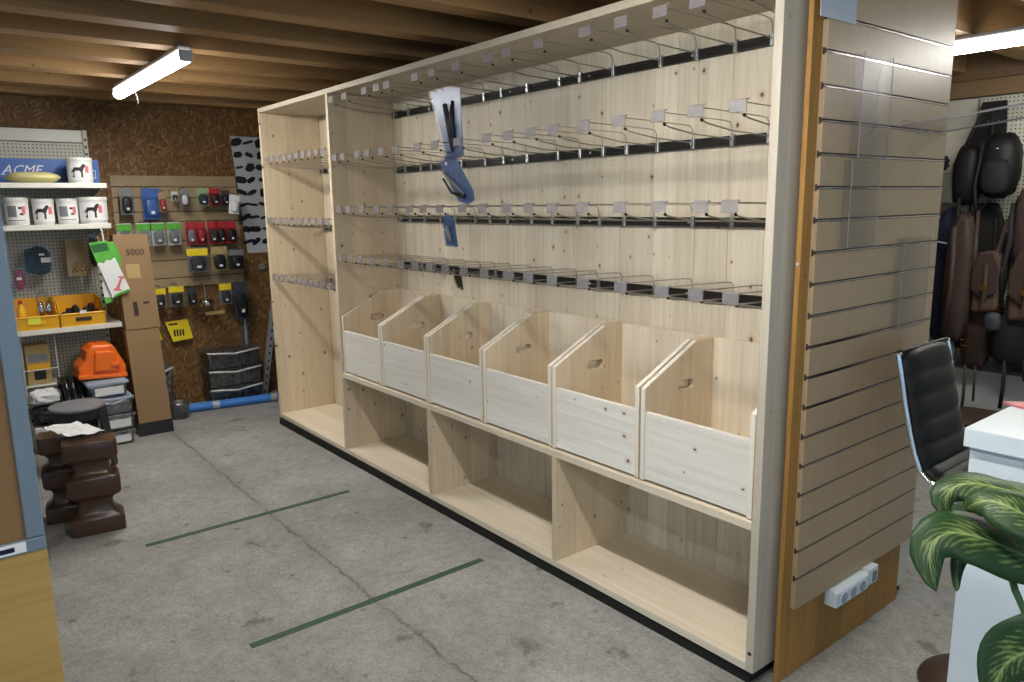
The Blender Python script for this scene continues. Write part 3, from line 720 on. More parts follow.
# clear tube bag, poster, grey thing
t = thing('tube_bag', 'long clear tube bag hanging above the stacked tubs', 'bag', (-1.0, .13, .77))
MB().box(-1.02, -1.005, .09, .17, .40, .77).build('film', M['tub_clear'], t, bevel=.006)
MB().tube([(-1.012, .13, .42), (-1.012, .13, .75)], .018, 8).build('content', M['grey'], t)
t = thing('tool_poster', 'narrow grey poster with dark tool pictures on the strand-board wall', 'poster', (-1.07, .3, 1.25))
MB().prism([(.15, 2.235), (.50, 2.235), (.50, 1.25), (.225, 1.25)], 'x', -1.0775, -1.075).build('sheet', plain('poster_grey', (.50, .53, .56), .3, 0, .5, .25, 6), t)
MB().prism([(.415, 1.85), (.50, 1.85), (.50, 1.25), (.415, 1.25)], 'x', -1.0748, -1.0745).build('blue_band', M['pipe'], t)
rq = random.Random(5)
for r_ in range(9):
    for c_ in range(3):
        z = 2.19 - .105 * r_; y = .20 + .10 * c_ + .010 * r_ * (.5 if c_ == 0 else .1)
        if y > .47: continue
        a = rq.uniform(-.5, .5); s1 = rq.uniform(.035, .06); s2 = rq.uniform(.012, .042)
        pts = [(y + s1 * u * math.cos(a) - s2 * v * math.sin(a), z + s1 * u * math.sin(a) + s2 * v * math.cos(a)) for u, v in ((-1, -.6), (-.4, -1), (.6, -.7), (1, .2), (.5, 1), (-.7, .7))]
        MB().prism(pts, 'x', -1.0748, -1.0742).build('tool_picture', M['navy'] if rq.random() < .3 else M['black'], t)
o = MB().box(-1.077, -1.06, .31, .36, 1.10, 1.15).build('wall_clip', M['grey'], loc=(-1.077, .33, 1.1)); tag(o, 'small grey clip on the wall below the tool poster', 'clip')
# slotted angle leaning
t = thing('slotted_angle', 'grey perforated steel angle leaning beside the shelving unit', 'steel angle', (-.93, .25, 0))
A0, A1 = Vector((-.92, .20, 0)), Vector((-.97, .40, .95))
d = (A1 - A0); yv = Vector((0, .045, 0))
MB().add([A0, A0 + yv, A1 + yv, A1, A0 + Vector((-.003, 0, 0)), A0 + yv + Vector((-.003, 0, 0)), A1 + yv + Vector((-.003, 0, 0)), A1 + Vector((-.003, 0, 0))], [(0, 1, 2, 3), (7, 6, 5, 4), (0, 4, 5, 1), (1, 5, 6, 2), (2, 6, 7, 3), (3, 7, 4, 0)]).build('face', M['greymetal'], t)
MB().add([A0, A1, A1 + Vector((-.04, 0, 0)), A0 + Vector((-.04, 0, 0)), A0 + Vector((0, -.003, 0)), A1 + Vector((0, -.003, 0)), A1 + Vector((-.04, -.003, 0)), A0 + Vector((-.04, -.003, 0))], [(0, 1, 2, 3), (7, 6, 5, 4), (0, 4, 5, 1), (1, 5, 6, 2), (2, 6, 7, 3), (3, 7, 4, 0)]).build('flange', M['greymetal'], t)
for k in range(14):
    c = A0 + d * ((k + .6) / 14.5) + yv * .5
    MB().rbox(c + Vector((.0006, 0, 0)), (.001, .014, .026), Matrix.Rotation(-.2, 3, 'X')).build('slot', M['black'], t)

# stacked tubs
def tub(label, x0, x1, y0, y1, z0, z1, body, content, lid, handle=None, name='storage_tub', group=None, lab=None):
    t = thing(name, label, 'tub', ((x0 + x1) / 2, (y0 + y1) / 2, z0), group)
    a = .015; h = z1 - z0
    v = [(x0 + a, y0 + a, z0), (x1 - a, y0 + a, z0), (x1 - a, y1 - a, z0), (x0 + a, y1 - a, z0), (x0, y0, z1 - .02), (x1, y0, z1 - .02), (x1, y1, z1 - .02), (x0, y1, z1 - .02)]
    fs = [(0, 1, 2, 3), (4, 5, 6, 7), (0, 1, 5, 4), (1, 2, 6, 5), (2, 3, 7, 6), (3, 0, 4, 7)]
    MB().add(v, fs).build('body', body, t, bevel=.01)
    if content is not None: MB().box(x0 + .025, x1 - .018, y0 + .022, y1 - .022, z0 + .004, z1 - .035).build('content', content, t)
    MB().box(x0 - .006, x1 + .006, y0 - .006, y1 + .006, z1 - .021, z1 - .001).build('lid', lid, t, bevel=.005)
    if handle is not None:
        ym = (y0 + y1) / 2
        MB().tube([(x1 + .004, y0, z1 - .012), (x1 + .012, (y0 + ym) / 2, z1 - .022), (x1 + .016, ym, z1 - .035), (x1 + .012, (y1 + ym) / 2, z1 - .022), (x1 + .004, y1, z1 - .012)], .008, 6).build('handle', handle, t, smooth=True)
    if lab is not None: MB().box(x1 - .004, x1 + .002, y0 + .04, y1 - .03, z0 + h * .2, z1 - h * .32).build('label_sheet', lab, t)
    return t
tl = ['bottom', 'middle', 'top']
for k in range(3):
    tub(tl[k] + ' clear tub with white rim in the stack of three by the blue pipe', -1.04, -.80, -.27, .17, .0 + .157 * k, .0 + .157 * (k + 1), M['tub_clear'], M['darkgrey'], M['tub_clear'], M['whitepl'], group='clear tubs stacked by the far wall')
tub('narrow clear tub behind the tall carton, upper of two', -1.0, -.86, -.66, -.53, .13, .39, M['tub_clear'], M['darkgrey'], M['tub_clear'], M['whitepl'])
tub('narrow clear tub behind the tall carton, lower of two', -1.0, -.86, -.66, -.53, .0, .13, M['tub_clear'], M['darkgrey'], M['tub_clear'])
t = thing('clear_pail', 'small clear pail with a wire handle on the floor by the blue pipe', 'pail', (-.68, -.56, 0))
MB().lathe([(.065, 0), (.085, .12), (.09, .12), (.088, .128), (.08, .128), (.062, .005)], (-.68, -.56, 0), 20).build('body', M['tub_clear'], t, smooth=True)
MB().lathe([(.06, .006), (.07, .08)], (-.68, -.56, 0), 16).build('content', M['grey'], t)
MB().tube([(-.60, -.60, .12), (-.585, -.57, .09), (-.59, -.53, .06), (-.62, -.49, .09), (-.65, -.475, .12)], .003, 6).build('wire_handle', M['steel'], t)
# blue pipe on the floor
t = thing('blue_pipe', 'long bright blue pipe with silver tape bands lying along the far wall', 'pipe', (-.72, -.1, .035))
p0, p1 = Vector((-.79, -.47, .036)), Vector((-.60, .62, .036))
MB().tube([p0, p1], .035, 14).build('pipe_body', M['pipe'], t, smooth='auto')
for f in (.18, .60): MB().tube([p0 + (p1 - p0) * f, p0 + (p1 - p0) * (f + .045)], .0358, 14).build('tape_band', M['silver'], t)

# tall carton
t = thing('tall_carton', 'tall narrow brown cardboard carton leaning against the cream shelving', 'carton', (-.38, -.81, 0))
def lean(z): return -.33 - .115 * z
def slab(z0, z1, e, y0, y1, dx0, dx1, dy=0):
    q = [(lean(z0) + dx1, y0 + .02 * z0 * 0), (lean(z1) + dx1, 0)]
    v = []
    for z in (z0, z1):
        s = -.012 * z
        v += [(lean(z) + dx0, y0 + s, z), (lean(z) + dx1, y0 + s, z), (lean(z) + dx1, y1 + s, z), (lean(z) + dx0, y1 + s, z)]
    return MB().add(v, [(0, 1, 2, 3), (4, 5, 6, 7), (0, 1, 5, 4), (1, 2, 6, 5), (2, 3, 7, 6), (3, 0, 4, 7)])
slab(.095, .775, 0, -.935, -.71, -.11, 0).build('lower_box', M['kraft'], t, bevel=.002)
slab(.78, 1.462, 0, -.928, -.695, -.11, -.003).build('upper_box', M['kraft'], t, bevel=.002)
slab(.0, .093, 0, -.94, -.705, -.115, .003).build('black_base_band', M['black'], t, bevel=.002)
slab(.88, .98, 0, -.86, -.83, 0, .001).build('printed_mark', M['darkbrown'], t)
slab(.96, .975, 0, -.79, -.75, -.002, .0).build('printed_mark', M['darkbrown'], t)
lettering('5000', .062, M['black'], t, (lean(1.315) + .0015, -.875, 1.315), (0, 1, 0), (-.115, -.012, 1), 0.0)
slab(1.15, 1.25, 0, -.87, -.78, -.003, -.0022).build('printed_panel', M['tan'], t)

t.location.y += .014
# ------------------------------------------------------------------ cream gondola with shelves
G = thing('gondola_shelving', 'cream metal shelving with a perforated back on the far left', 'shelving', (-.8, -1.45, 0))
GY0, GY1 = -1.96, -.945
MB().box(-1.04, -1.02, GY0, GY1 - .02, .0, 2.13).build('perforated_back', M['peg_y'], G)
MB().box(-1.04, -1.012, GY0, GY1 - .02, 2.135, 2.225).build('header_panel', M['shelfmetal'], G, bevel=.004)
for y in (GY0, GY1 - .02):
    u = MB().box(-1.05, -1.0, y, y + .03, 0, 2.225).build('upright', M['cream'], G, bevel=.002)
    for k in range(40): MB().box(-1.0, -.9992, y + .008, y + .022, .08 + .053 * k, .10 + .053 * k).build('slot', M['black'], u)
for z in (1.825, 1.545, .835):
    s = MB().box(-1.015, -.50, GY0 + .01, GY1 + .012, z - .008, z).build('shelf', M['shelfmetal'], G)
    MB().box(-.503, -.49, GY0 + .01, GY1 + .012, z - .034, z + .001).build('shelf_lip', M['shelfmetal'], s, bevel=.003)
    MB().prism([(-1.01, z - .11), (-1.0, z - .11), (-.55, z - .035), (-.55, z - .009), (-1.01, z - .009)], 'y', GY1 - .012, GY1 - .008).build('shelf_bracket', M['cream'], s)
MB().box(-1.015, -.52, GY0 + .01, GY1, .0, .09).build('base_shelf', M['cream'], G, bevel=.004)

HORSE = [(-.45, -.5), (-.36, -.5), (-.34, -.1), (-.22, .02), (.12, .0), (.2, -.12), (.2, -.5), (.3, -.5), (.32, -.08), (.4, .15), (.62, .42), (.5, .55), (.3, .5), (.2, .3), (-.25, .28), (-.42, .2), (-.55, -.1), (-.48, -.15), (-.42, .02)]
def bucket(label, y, z0, h, r, fancy, x=-.62):
    t = thing('bucket', label, 'bucket', (x, y, z0), 'white buckets on the cream shelves')
    MB().lathe([(r * .93, 0), (r, h * .86), (r * 1.04, h * .87), (r * 1.04, h * .95), (r * .98, h), (r * .5, h)], (x, y, z0), 24).build('tub_body', M['whitepl'], t, smooth='auto')
    # printed sleeve: a strip of the cylinder facing the room
    v = []; fs = []; n = 12
    for k in range(n + 1):
        a = -1.25 + 2.5 * k / n + .25 * 0
        for z in (h * .12, h * .78): v.append((x + (r * 1.006) * math.cos(a - .12) * 1.0, y + (r * 1.006) * math.sin(a - .12), z0 + z))
    for k in range(n): fs.append((2 * k, 2 * k + 2, 2 * k + 3, 2 * k + 1))
    L = MB().add(v, fs).build('printed_sleeve', M['paper'], t)
    def curved(pts, off, nm, m):
        def inside(u, w):
            c = False; j = len(pts) - 1
            for i in range(len(pts)):
                if (pts[i][1] > w) != (pts[j][1] > w) and u < (pts[j][0] - pts[i][0]) * (w - pts[i][1]) / (pts[j][1] - pts[i][1]) + pts[i][0]: c = not c
                j = i
            return c
        u0, u1 = min(p[0] for p in pts), max(p[0] for p in pts); w0, w1 = min(p[1] for p in pts), max(p[1] for p in pts)
        nu, nw = 16, 12; q = []; fs = []
        for i in range(nu):
            for j in range(nw):
                ua, ub = u0 + (u1 - u0) * i / nu, u0 + (u1 - u0) * (i + 1) / nu; wa, wb = w0 + (w1 - w0) * j / nw, w0 + (w1 - w0) * (j + 1) / nw
                if inside((ua + ub) / 2, (wa + wb) / 2):
                    k = len(q)
                    for uu, ww in ((ua, wa), (ub, wa), (ub, wb), (ua, wb)): q.append((x + r * off * math.cos(uu / r - .12), y + r * off * math.sin(uu / r - .12), z0 + ww))
                    fs.append((k, k + 1, k + 2, k + 3))
        return MB().add(q, fs).build(nm, m, L)
    if fancy == 'horse': curved([(p[0] * h * .46 - .012, h * .47 + p[1] * h * .50) for p in HORSE], 1.014, 'horse_print', M['black'])
    else:
        for a, b, c, d, m in ((-.055, .0, .30, .70, M['grey']), (.012, .05, .58, .66, M['black']), (.018, .042, .36, .44, M['black']), (-.06, .05, .16, .19, M['grey'])):
            curved([(a, h * c), (b, h * c), (b, h * d), (a, h * d)], 1.014, 'printed_block', m)
    curved([(.030, h * .40), (.055, h * .40), (.055, h * .68), (.030, h * .68)], 1.016, 'red_print', M['pinkred'])
    return t
bucket('white bucket with a horse picture on the upper shelf beside the blue carton', -1.07, 1.826, .175, .082, 'horse')
bucket('leftmost white bucket on the second shelf with grey print', -1.475, 1.546, .185, .072, 'print')
bucket('second bucket from the left on the second shelf with a horse picture', -1.32, 1.546, .175, .066, 'horse')
bucket('third bucket from the left on the second shelf with grey print', -1.175, 1.546, .175, .066, 'print')
bucket('widest bucket on the second shelf with a dark animal picture, rightmost', -1.015, 1.546, .185, .093, 'horse')
t = thing('blue_carton', 'long blue carton with white italic lettering on the upper shelf', 'carton', (-.87, -1.3, 1.826))
MB().box(-.95, -.80, -1.75, -.915, 1.826, 2.0).build('box_body', M['blue'], t, bevel=.002)
lettering('ACME', .088, M['paper'], t, (-.7985, -1.515, 1.895), (0, 1, 0), (0, 0, 1), .35)
MB().box(-.7995, -.799, -1.56, -1.17, 1.888, 1.891).build('printed_line', M['paper'], t)
for a, b, c, d in ((-.985, -.94, 1.868, 1.872), (-.985, -.94, 1.922, 1.926), (-.985, -.982, 1.868, 1.926), (-.943, -.94, 1.868, 1.926)): MB().box(-.7995, -.799, a, b, c, d).build('printed_line', M['paper'], t)
t = thing('yellow_bowl_pack', 'pale yellow film-wrapped bowl lying in front of the blue carton', 'package', (-.64, -1.355, 1.826))
MB().lathe([(.10, 0), (.135, .012), (.165, .035), (.168, .042), (.14, .062), (.10, .074), (.04, .076)], (-.64, -1.355, 1.826), 24, sx=.75, sy=1.0).build('bowl', M['paleyellow'], t, smooth=True)
MB().tube([(-.55, -1.30, 1.868), (-.56, -1.29, 1.885), (-.62, -1.29, 1.902)], .004, 6).build('film_seam', M['clear'], t)

# stuff hanging on the perforated back, under the second shelf
def bagpack(name, label, y0, y1, z0, z1, x, film, item, parts=()):
    t = thing(name, label, 'package', (x, (y0 + y1) / 2, z1))
    w = y1 - y0; h = z1 - z0; yc = (y0 + y1) / 2
    MB().ball((x, yc, z0 + h * .45), (.035, w * .42, h * .40), 12, 8, noise=.18, sd=len(label), sq=.7).build('content', item, t, smooth=True)
    MB().prism([(y0, z0), (y1, z0 + .01), (y1 - w * .04, z1 - .02), (yc, z1), (y0 + w * .06, z1 - .02)], 'x', x + .037, x + .0385).build('film', film, t)
    for nm, m, mb in parts: mb.build(nm, m, t)
    MB().tube([(-1.02, yc, z1 - .01), (x + .04, yc, z1 - .005), (x + .05, yc, z1 + .006)], .003, 6).build('peg', M['steel'], t)
    return t
bagpack('strap_bag', 'black strap set in a clear bag hanging under the second shelf', -1.47, -1.26, 1.18, 1.42, -.85, M['clear'], M['rubber'], [('price_sticker', M['paper'], MB().box(-.811, -.809, -1.35, -1.29, 1.275, 1.31)), ('price_sticker', M['paper'], MB().box(-.811, -.809, -1.36, -1.325, 1.325, 1.34))])
t = bagpack('chain_pack', 'tan card pack with silver chain hanging under the second shelf', -1.19, -1.07, 1.16, 1.45, -.86, M['clear'], M['tan'])
MB().box(-.868, -.822, -1.19, -1.07, 1.165, 1.43).build('tan_card', M['tan'], t)
for k in range(7): MB().tube([(-.815 + .012 * math.cos(a), -1.15 + .011 * k + .014 * math.sin(a), 1.20 + .03 * (k % 3) + .014 * math.cos(a)) for a in [2 * math.pi * j / 8 for j in range(8)]], .004, 5, close=True).build('chain_link', M['chrome'], t)
bagpack('red_pack', 'small red and white pack hanging above the left yellow bin', -1.53, -1.45, 1.08, 1.26, -.85, M['clear'], M['red'], [('price_sticker', M['paper'], MB().box(-.811, -.809, -1.51, -1.48, 1.16, 1.18))])
bagpack('dark_pack', 'dark narrow pack hanging at the right edge under the second shelf', -1.05, -.985, 1.22, 1.48, -.78, M['clear'], M['black'])
# seed pack
t = thing('green_white_pack', 'green and white printed pack with a red mark hanging tilted from the shelf edge', 'package', (-.44, -1.0, 1.42))
def tilted(poly, x0, x1, nm, m): return MB().prism(poly, 'x', x0, x1).build(nm, m, t)
tilted([(-1.10, 1.415), (-.985, 1.43), (-.865, 1.065), (-.93, 1.045), (-.985, 1.02)], -.452, -.448, 'pack_sheet', M['paper'])
tilted([(-1.10, 1.415), (-.985, 1.43), (-.945, 1.31), (-.975, 1.29), (-1.0, 1.295), (-1.02, 1.27), (-1.045, 1.28), (-1.06, 1.268)], -.4478, -.4468, 'green_header', M['green'])
tilted([(-1.095, 1.40), (-.99, 1.415), (-.975, 1.36), (-1.075, 1.345)], -.4467, -.4462, 'dark_green_band', plain('dark_green_print', (.02, .13, .03), .4), )
tilted([(-.935, 1.175), (-.90, 1.17), (-.898, 1.155), (-.912, 1.155), (-.938, 1.085), (-.925, 1.08), (-.93, 1.068), (-.975, 1.075), (-.972, 1.09), (-.96, 1.09), (-.925, 1.16), (-.938, 1.163)], -.4477, -.4467, 'red_mark', M['pinkred'])
tilted([(-.985, 1.02), (-.93, 1.045), (-.865, 1.065), (-.875, 1.08), (-.93, 1.062), (-.975, 1.04)], -.4477, -.4467, 'green_foot', M['green'])
tilted([(-1.02, 1.40), (-.945, 1.42), (-.91, 1.30), (-.93, 1.10), (-.985, 1.0), (-1.03, .985), (-1.04, 1.1)], -.475, -.471, 'second_pack_sheet', M['paper'])
tilted([(-1.015, 1.40), (-.94, 1.42), (-.90, 1.30), (-.915, 1.22), (-.96, 1.29)], -.4708, -.47, 'second_green_header', M['green'])
tilted([(-1.04, 1.03), (-.985, 1.02), (-.965, 1.045), (-.985, .995), (-1.03, .98)], -.4708, -.47, 'second_green_foot', M['green'])
MB().tube([(-.51, -1.005, 1.515), (-.47, -1.005, 1.49), (-.448, -1.005, 1.45), (-.45, -1.005, 1.42)], .005, 6).build('clip_hook', M['whitepl'], t)

t.location.x += .024
# yellow open-front bins with contents
def ybin(label, y0, y1, lab):
    t = thing('yellow_parts_bin', label, 'bin', (-.65, (y0 + y1) / 2, .836), 'yellow open-front bins')
    x0, x1, z0 = -.86, -.51, .836; T = .006
    side = [(x0, z0), (x1, z0), (x1 + .012, z0 + .085), (x1 - .07, z0 + .115), (x1 - .12, z0 + .17), (x0, z0 + .19)]
    for y in (y0, y1 - T): MB().prism(side, 'y', y, y + T).build('side_wall', M['yellow'], t, bevel=.002)
    MB().box(x0, x1, y0 + T, y1 - T, z0, z0 + T).build('floor_wall', M['yellow'], t)
    MB().prism([(x1 - T, z0 + T), (x1, z0 + T), (x1 + .012, z0 + .085), (x1 + .004, z0 + .085)], 'y', y0 + T, y1 - T).build('front_wall', M['yellow'], t)
    MB().box(x0, x0 + T, y0 + T, y1 - T, z0 + T, z0 + .19).build('back_wall', M['yellow'], t)
    MB().tube([(x1 + .010, y0, z0 + .088), (x1 + .010, y1, z0 + .088)], .007, 8).build('front_rim', M['yellow'], t)
    ym = (y0 + y1) / 2
    MB().box(x1 + .004, x1 + .012, ym - .05, ym + .05, z0 + .036, z0 + .062).build('label_slot', M['darkbrown'] if lab is M['paper'] else M['yellow'], t)
    if lab is M['lime']: MB().box(x1 + .010, x1 + .014, ym - .055, ym + .02, z0 + .042, z0 + .085).build('lime_label', lab, t)
    else: MB().box(x1 + .014, x1 + .017, ym - .02, ym + .02, z0 + .088, z0 + .11).build('price_sticker', lab, t)
ybin('left yellow open-front bin with a lime label on the third shelf', -1.585, -1.32, M['lime'])
ybin('right yellow open-front bin full of black parts on the third shelf', -1.312, -1.03, M['paper'])
for k in range(7):
    y = -1.27 + .034 * k; o = MB().ball((-.60 - .03 * (k % 2), y, .90 + .022 * (k % 3)), (.035, .026, .034), 10, 7, noise=.35, sd=k).build('rubber_cap', M['rubber'], loc=(-.6, y, .87)); o.data.polygons.foreach_set('use_smooth', [True] * len(o.data.polygons)); tag(o, 'black rubber part in the right yellow bin, ' + ORD[k] + ' from the left', 'part', 'black rubber parts in the yellow bin')
t = thing('chain_bag', 'clear bag with a silver chain standing in the left yellow bin', 'package', (-.58, -1.40, .845))
MB().prism([(-1.46, .845), (-1.34, .845), (-1.335, 1.05), (-1.37, 1.10), (-1.43, 1.09)], 'x', -.575, -.573).build('film', M['clear'], t)
for a in (-1.41, -1.365): MB().ball((-.59, a, .96), (.016, .022, .06), 10, 8, noise=.2, sd=int(-a * 100)).build('bright_chain', M['chrome'], t, smooth=True)
MB().tube([(-.575, -1.43, 1.0), (-.57, -1.43, 1.06), (-.57, -1.40, 1.10), (-.57, -1.375, 1.06), (-.575, -1.38, 1.0)], .004, 6).build('bag_loop', M['steel'], t)
t = thing('yellow_bottle', 'small yellow bottle standing at the left of the left yellow bin', 'bottle', (-.62, -1.525, .845))
MB().lathe([(.028, 0), (.03, .02), (.03, .12), (.015, .155), (.012, .165)], (-.62, -1.525, .845), 14).build('bottle_body', M['yellow'], t, smooth=True)
MB().lathe([(.014, .165), (.014, .185), (.008, .19)], (-.62, -1.525, .845), 12).build('cap', M['red'], t)

# lower area: orange case, tubs, carton, hoses, bags
OC = (-.36, -1.11, .465)
t = thing('orange_case', 'bright orange moulded case lying tilted on the stacked tubs', 'case', OC)
prof = [(-1.265, .475), (-.965, .455), (-.955, .535), (-1.005, .645), (-1.03, .70), (-1.16, .705), (-1.20, .665), (-1.215, .60), (-1.262, .55)]
MB().prism(prof, 'x', -.62, -.37).build('shell', M['orange'], t, bevel=.02, seg=3)
MB().prism([(-1.17, .52), (-1.02, .51), (-1.03, .66), (-1.15, .665)], 'x', -.38, -.345).build('raised_panel', M['orange'], t, bevel=.012)
MB().prism([(-1.27, .478), (-.96, .458), (-.958, .485), (-1.27, .505)], 'x', -.60, -.345).build('rim', M['orange'], t, bevel=.006)
MB().box(-.37, -.335, -1.06, -1.0, .545, .575).build('latch', M['orange'], t, bevel=.006)
tub('blue-lidded tub with blue packets at the top of the low stack', -.56, -.24, -1.235, -.985, .345, .458, M['tub_clear'], M['bluecard'], M['bluelid'], group='tubs stacked under the orange case', lab=M['paper'])
tub('grey-lidded tub second from the top of the low stack', -.56, -.22, -1.23, -.965, .225, .343, M['tub_clear'], M['grey'], M['bluelid'], M['tub_clear'], group='tubs stacked under the orange case')
tub('white-labelled tub second from the floor in the low stack', -.54, -.22, -1.225, -.965, .105, .223, M['tub_clear'], M['grey'], M['tub_clear'], group='tubs stacked under the orange case', lab=M['paper'])
tub('white-labelled tub on the floor at the bottom of the low stack', -.54, -.22, -1.22, -.975, .0, .103, M['tub_clear'], M['grey'], M['tub_clear'], group='tubs stacked under the orange case', lab=M['paper'])
t = thing('tan_carton', 'tan carton with a yellow band standing at the lower left of the cream shelving', 'carton', (-.66, -1.47, .44))
MB().box(-.75, -.60, -1.54, -1.395, .44, .72).build('box_body', M['tan'], t, bevel=.003)
MB().box(-.5998, -.599, -1.535, -1.40, .545, .585).build('yellow_band', M['yellow'], t)
MB().box(-.5998, -.599, -1.525, -1.41, .60, .655).build('picture_band', M['grey'], t)
MB().box(-.5998, -.599, -1.50, -1.43, .47, .535).build('window_print', M['black'], t)
t = thing('wire_rack', 'thin wire rack holding the tan carton at the lower left', 'rack', (-.62, -1.45, .09))
for y in (-1.56, -1.355): MB().tube([(-.58, y, .09), (-.585, y, .60), (-.60, y, .78)], .004, 6).build('rack_post', M['shelfmetal'], t)
for z in (.43, .545): MB().tube([(-.582, -1.56, z), (-.582, -1.355, z)], .004, 6).build('rack_bar', M['shelfmetal'], t)
MB().box(-.78, -.582, -1.56, -1.355, .424, .438).build('rack_tray', M['shelfmetal'], t)
for k in range(4):
    y = -1.355 + .042 * k; x = -.52
    o = MB().tube([(x - .12, y, .092), (x - .10, y, .35), (x - .05, y + .005, .46), (x + .02, y + .012, .47), (x + .08, y + .02, .40), (x + .115, y + .03, .24), (x + .12, y + .03, .02)], .022, 10).build('black_hose', M['blackgloss'], loc=(x, y, .02)); o.data.polygons.foreach_set('use_smooth', [True] * len(o.data.polygons))
    tag(o, ORD[k] + ' of four arched glossy black hoses from the left, behind the black stool', 'hose', 'arched black hoses')
def sack(label, c, r, m, sd): 
    o = MB().ball(c, r, 16, 10, noise=.22, sd=sd, sq=.75).build('plastic_sack', m, loc=(c[0], c[1], c[2] - r[2])); tag(o, label, 'sack'); return o
sack('crumpled white plastic sack under the tan carton', (-.56, -1.46, .355), (.10, .10, .055), M['paper'], 1)
sack('black plastic sack below the white sack at the lower left', (-.50, -1.46, .24), (.13, .12, .06), M['blackgloss'], 2)
t = thing('white_carton', 'white printed carton on the floor at the lower left behind the black stool', 'carton', (-.5, -1.45, 0))
MB().box(-.6, -.36, -1.56, -1.36, .0, .18).build('box_body', M['paper'], t, bevel=.003)
MB().box(-.3598, -.359, -1.53, -1.46, .09, .105).build('printed_line', M['black'], t)

# black stool
SCn = (.13, -1.36)
t = thing('step_stool', 'round black plastic stool standing behind the brown baluster blocks', 'stool', (*SCn, 0))
MB().lathe([(.14, .395), (.158, .40), (.162, .412), (.158, .42), (.05, .422)], (*SCn, 0), 28).build('seat', M['grey'], t, smooth='auto')
MB().lathe([(.150, .34), (.158, .396), (.15, .396), (.142, .34)], (*SCn, 0), 28, cap=False).build('apron', M['black'], t)
for k in range(4):
    a = math.pi / 4 + .3 + k * math.pi / 2
    p0 = Vector((SCn[0] + .14 * math.cos(a), SCn[1] + .14 * math.sin(a), .38)); p1 = Vector((SCn[0] + .185 * math.cos(a), SCn[1] + .185 * math.sin(a), 0.0))
    s = Vector((-math.sin(a), math.cos(a), 0)); n = Vector((math.cos(a), math.sin(a), 0)) * .008
    v = [p0 - s * .07 - n, p0 + s * .07 - n, p1 + s * .035 - n, p1 - s * .035 - n, p0 - s * .07 + n, p0 + s * .07 + n, p1 + s * .035 + n, p1 - s * .035 + n]
    MB().add(v, [(0, 1, 2, 3), (4, 5, 6, 7), (0, 1, 5, 4), (1, 2, 6, 5), (2, 3, 7, 6), (3, 0, 4, 7)]).build('leg', M['black'], t, bevel=.003)

# brown balusters
def baluster(label, cx, cy, hw, th, hz, ang):
    t = thing('baluster_block', label, 'block', (cx, cy, 0), 'brown moulded baluster blocks')
    half = [(0, 1), (.072, 1), (.086, .95), (.098, .82), (.115, .70), (.145, .62), (.17, .63), (.188, .72), (.198, .90), (.212, .97), (.292, .97), (.306, .90), (.316, .74), (.33, .65), (.352, .62), (.376, .68), (.392, .82), (.402, .96), (.41, .99), (.482, .99), (.49, .95)]
    v = []; fs = []; s = hz / .49; loops = 16
    def ring(z, k):
        a, b = hw * k, th * (k * .75 + .25); r = .022; q = []
        for sx_, sy_, a0 in ((1, 1, 0), (-1, 1, 90), (-1, -1, 180), (1, -1, 270)):
            for j in range(4):
                an = math.radians(a0 + 30 * j); q.append(((a - r) * sx_ + r * math.cos(an), (b - r) * sy_ + r * math.sin(an), z))
        return q
    for z, k in half: v += ring(z * s, k)
    n = len(half)
    for i in range(n - 1):
        for j in range(loops): fs.append((i * loops + j, i * loops + (j + 1) % loops, (i + 1) * loops + (j + 1) % loops, (i + 1) * loops + j))
    fs += [tuple(reversed(range(loops))), tuple((n - 1) * loops + j for j in range(loops))]
    m = MB().add(v, fs); c, s_ = math.cos(ang), math.sin(ang)
    m.v = [(p[0] * c - p[1] * s_ + cx, p[0] * s_ + p[1] * c + cy, p[2]) for p in m.v]
    o = m.build('block_body', M['brown'], t, smooth=True); o.data.set_sharp_from_angle(angle=math.radians(38))
    return t
baluster('front brown baluster-shaped block with a flat top on the grey floor', 1.255, -1.475, .125, .08, .485, math.radians(82))
baluster('rear brown baluster-shaped block, half hidden behind the front one', .975, -1.56, .115, .08, .47, math.radians(82))
t = thing('paper_sheet', 'crumpled white printed paper lying on the brown baluster blocks', 'paper', (1.12, -1.52, .49))
v = []; fs = []; rn = random.Random(4); nx, ny = 9, 7
for i in range(nx):
    for j in range(ny):
        v.append((.93 + .30 * i / (nx - 1), -1.645 + .17 * j / (ny - 1) + .10 * i / nx, .497 + .010 * rn.random() + .012 * abs(math.sin(i * 1.3 + j * .6))))
for i in range(nx - 1):
    for j in range(ny - 1): fs.append((i * ny + j, (i + 1) * ny + j, (i + 1) * ny + j + 1, i * ny + j + 1))
MB().add(v, fs).build('sheet', M['paper'], t)

# ------------------------------------------------------------------ right side: bags on the perforated board, desk, stool chair, plant
t = thing('perforated_board', 'cream perforated board with hooks on the back wall at the right', 'display panel', (5, 3.58, .6))
MB().box(3.42, 7.4, 3.55, 3.568, .55, 2.275).build('panel', M['peg_x'], t)
MB().box(2.3, 3.405, 3.55, 3.568, .55, 2.275).build('panel', M['cream'], t)
t = thing('low_cabinet', 'pale grey low cabinet along the back wall under the perforated board', 'cabinet', (5, 3.48, 0))
MB().box(2.3, 7.4, 3.42, 3.56, .0, .47).build('body', M['greywall'], t)
MB().box(2.3, 7.4, 3.40, 3.565, .47, .50).build('top_board', M['greywall'], t, bevel=.003)
def soft(name, label, cat, c, r, m, parts=(), sd=1, rot=None, noise=.12, group=None):
    t = thing(name, label, cat, (c[0], c[1], c[2] + r[2]), group)
    MB().ball(c, r, 18, 12, noise=noise, sd=sd, rot=rot, sq=.75).build('body', m, t, smooth=True)
    for nm, mm, mb in parts: mb.build(nm, mm, t, smooth=True)
    return t
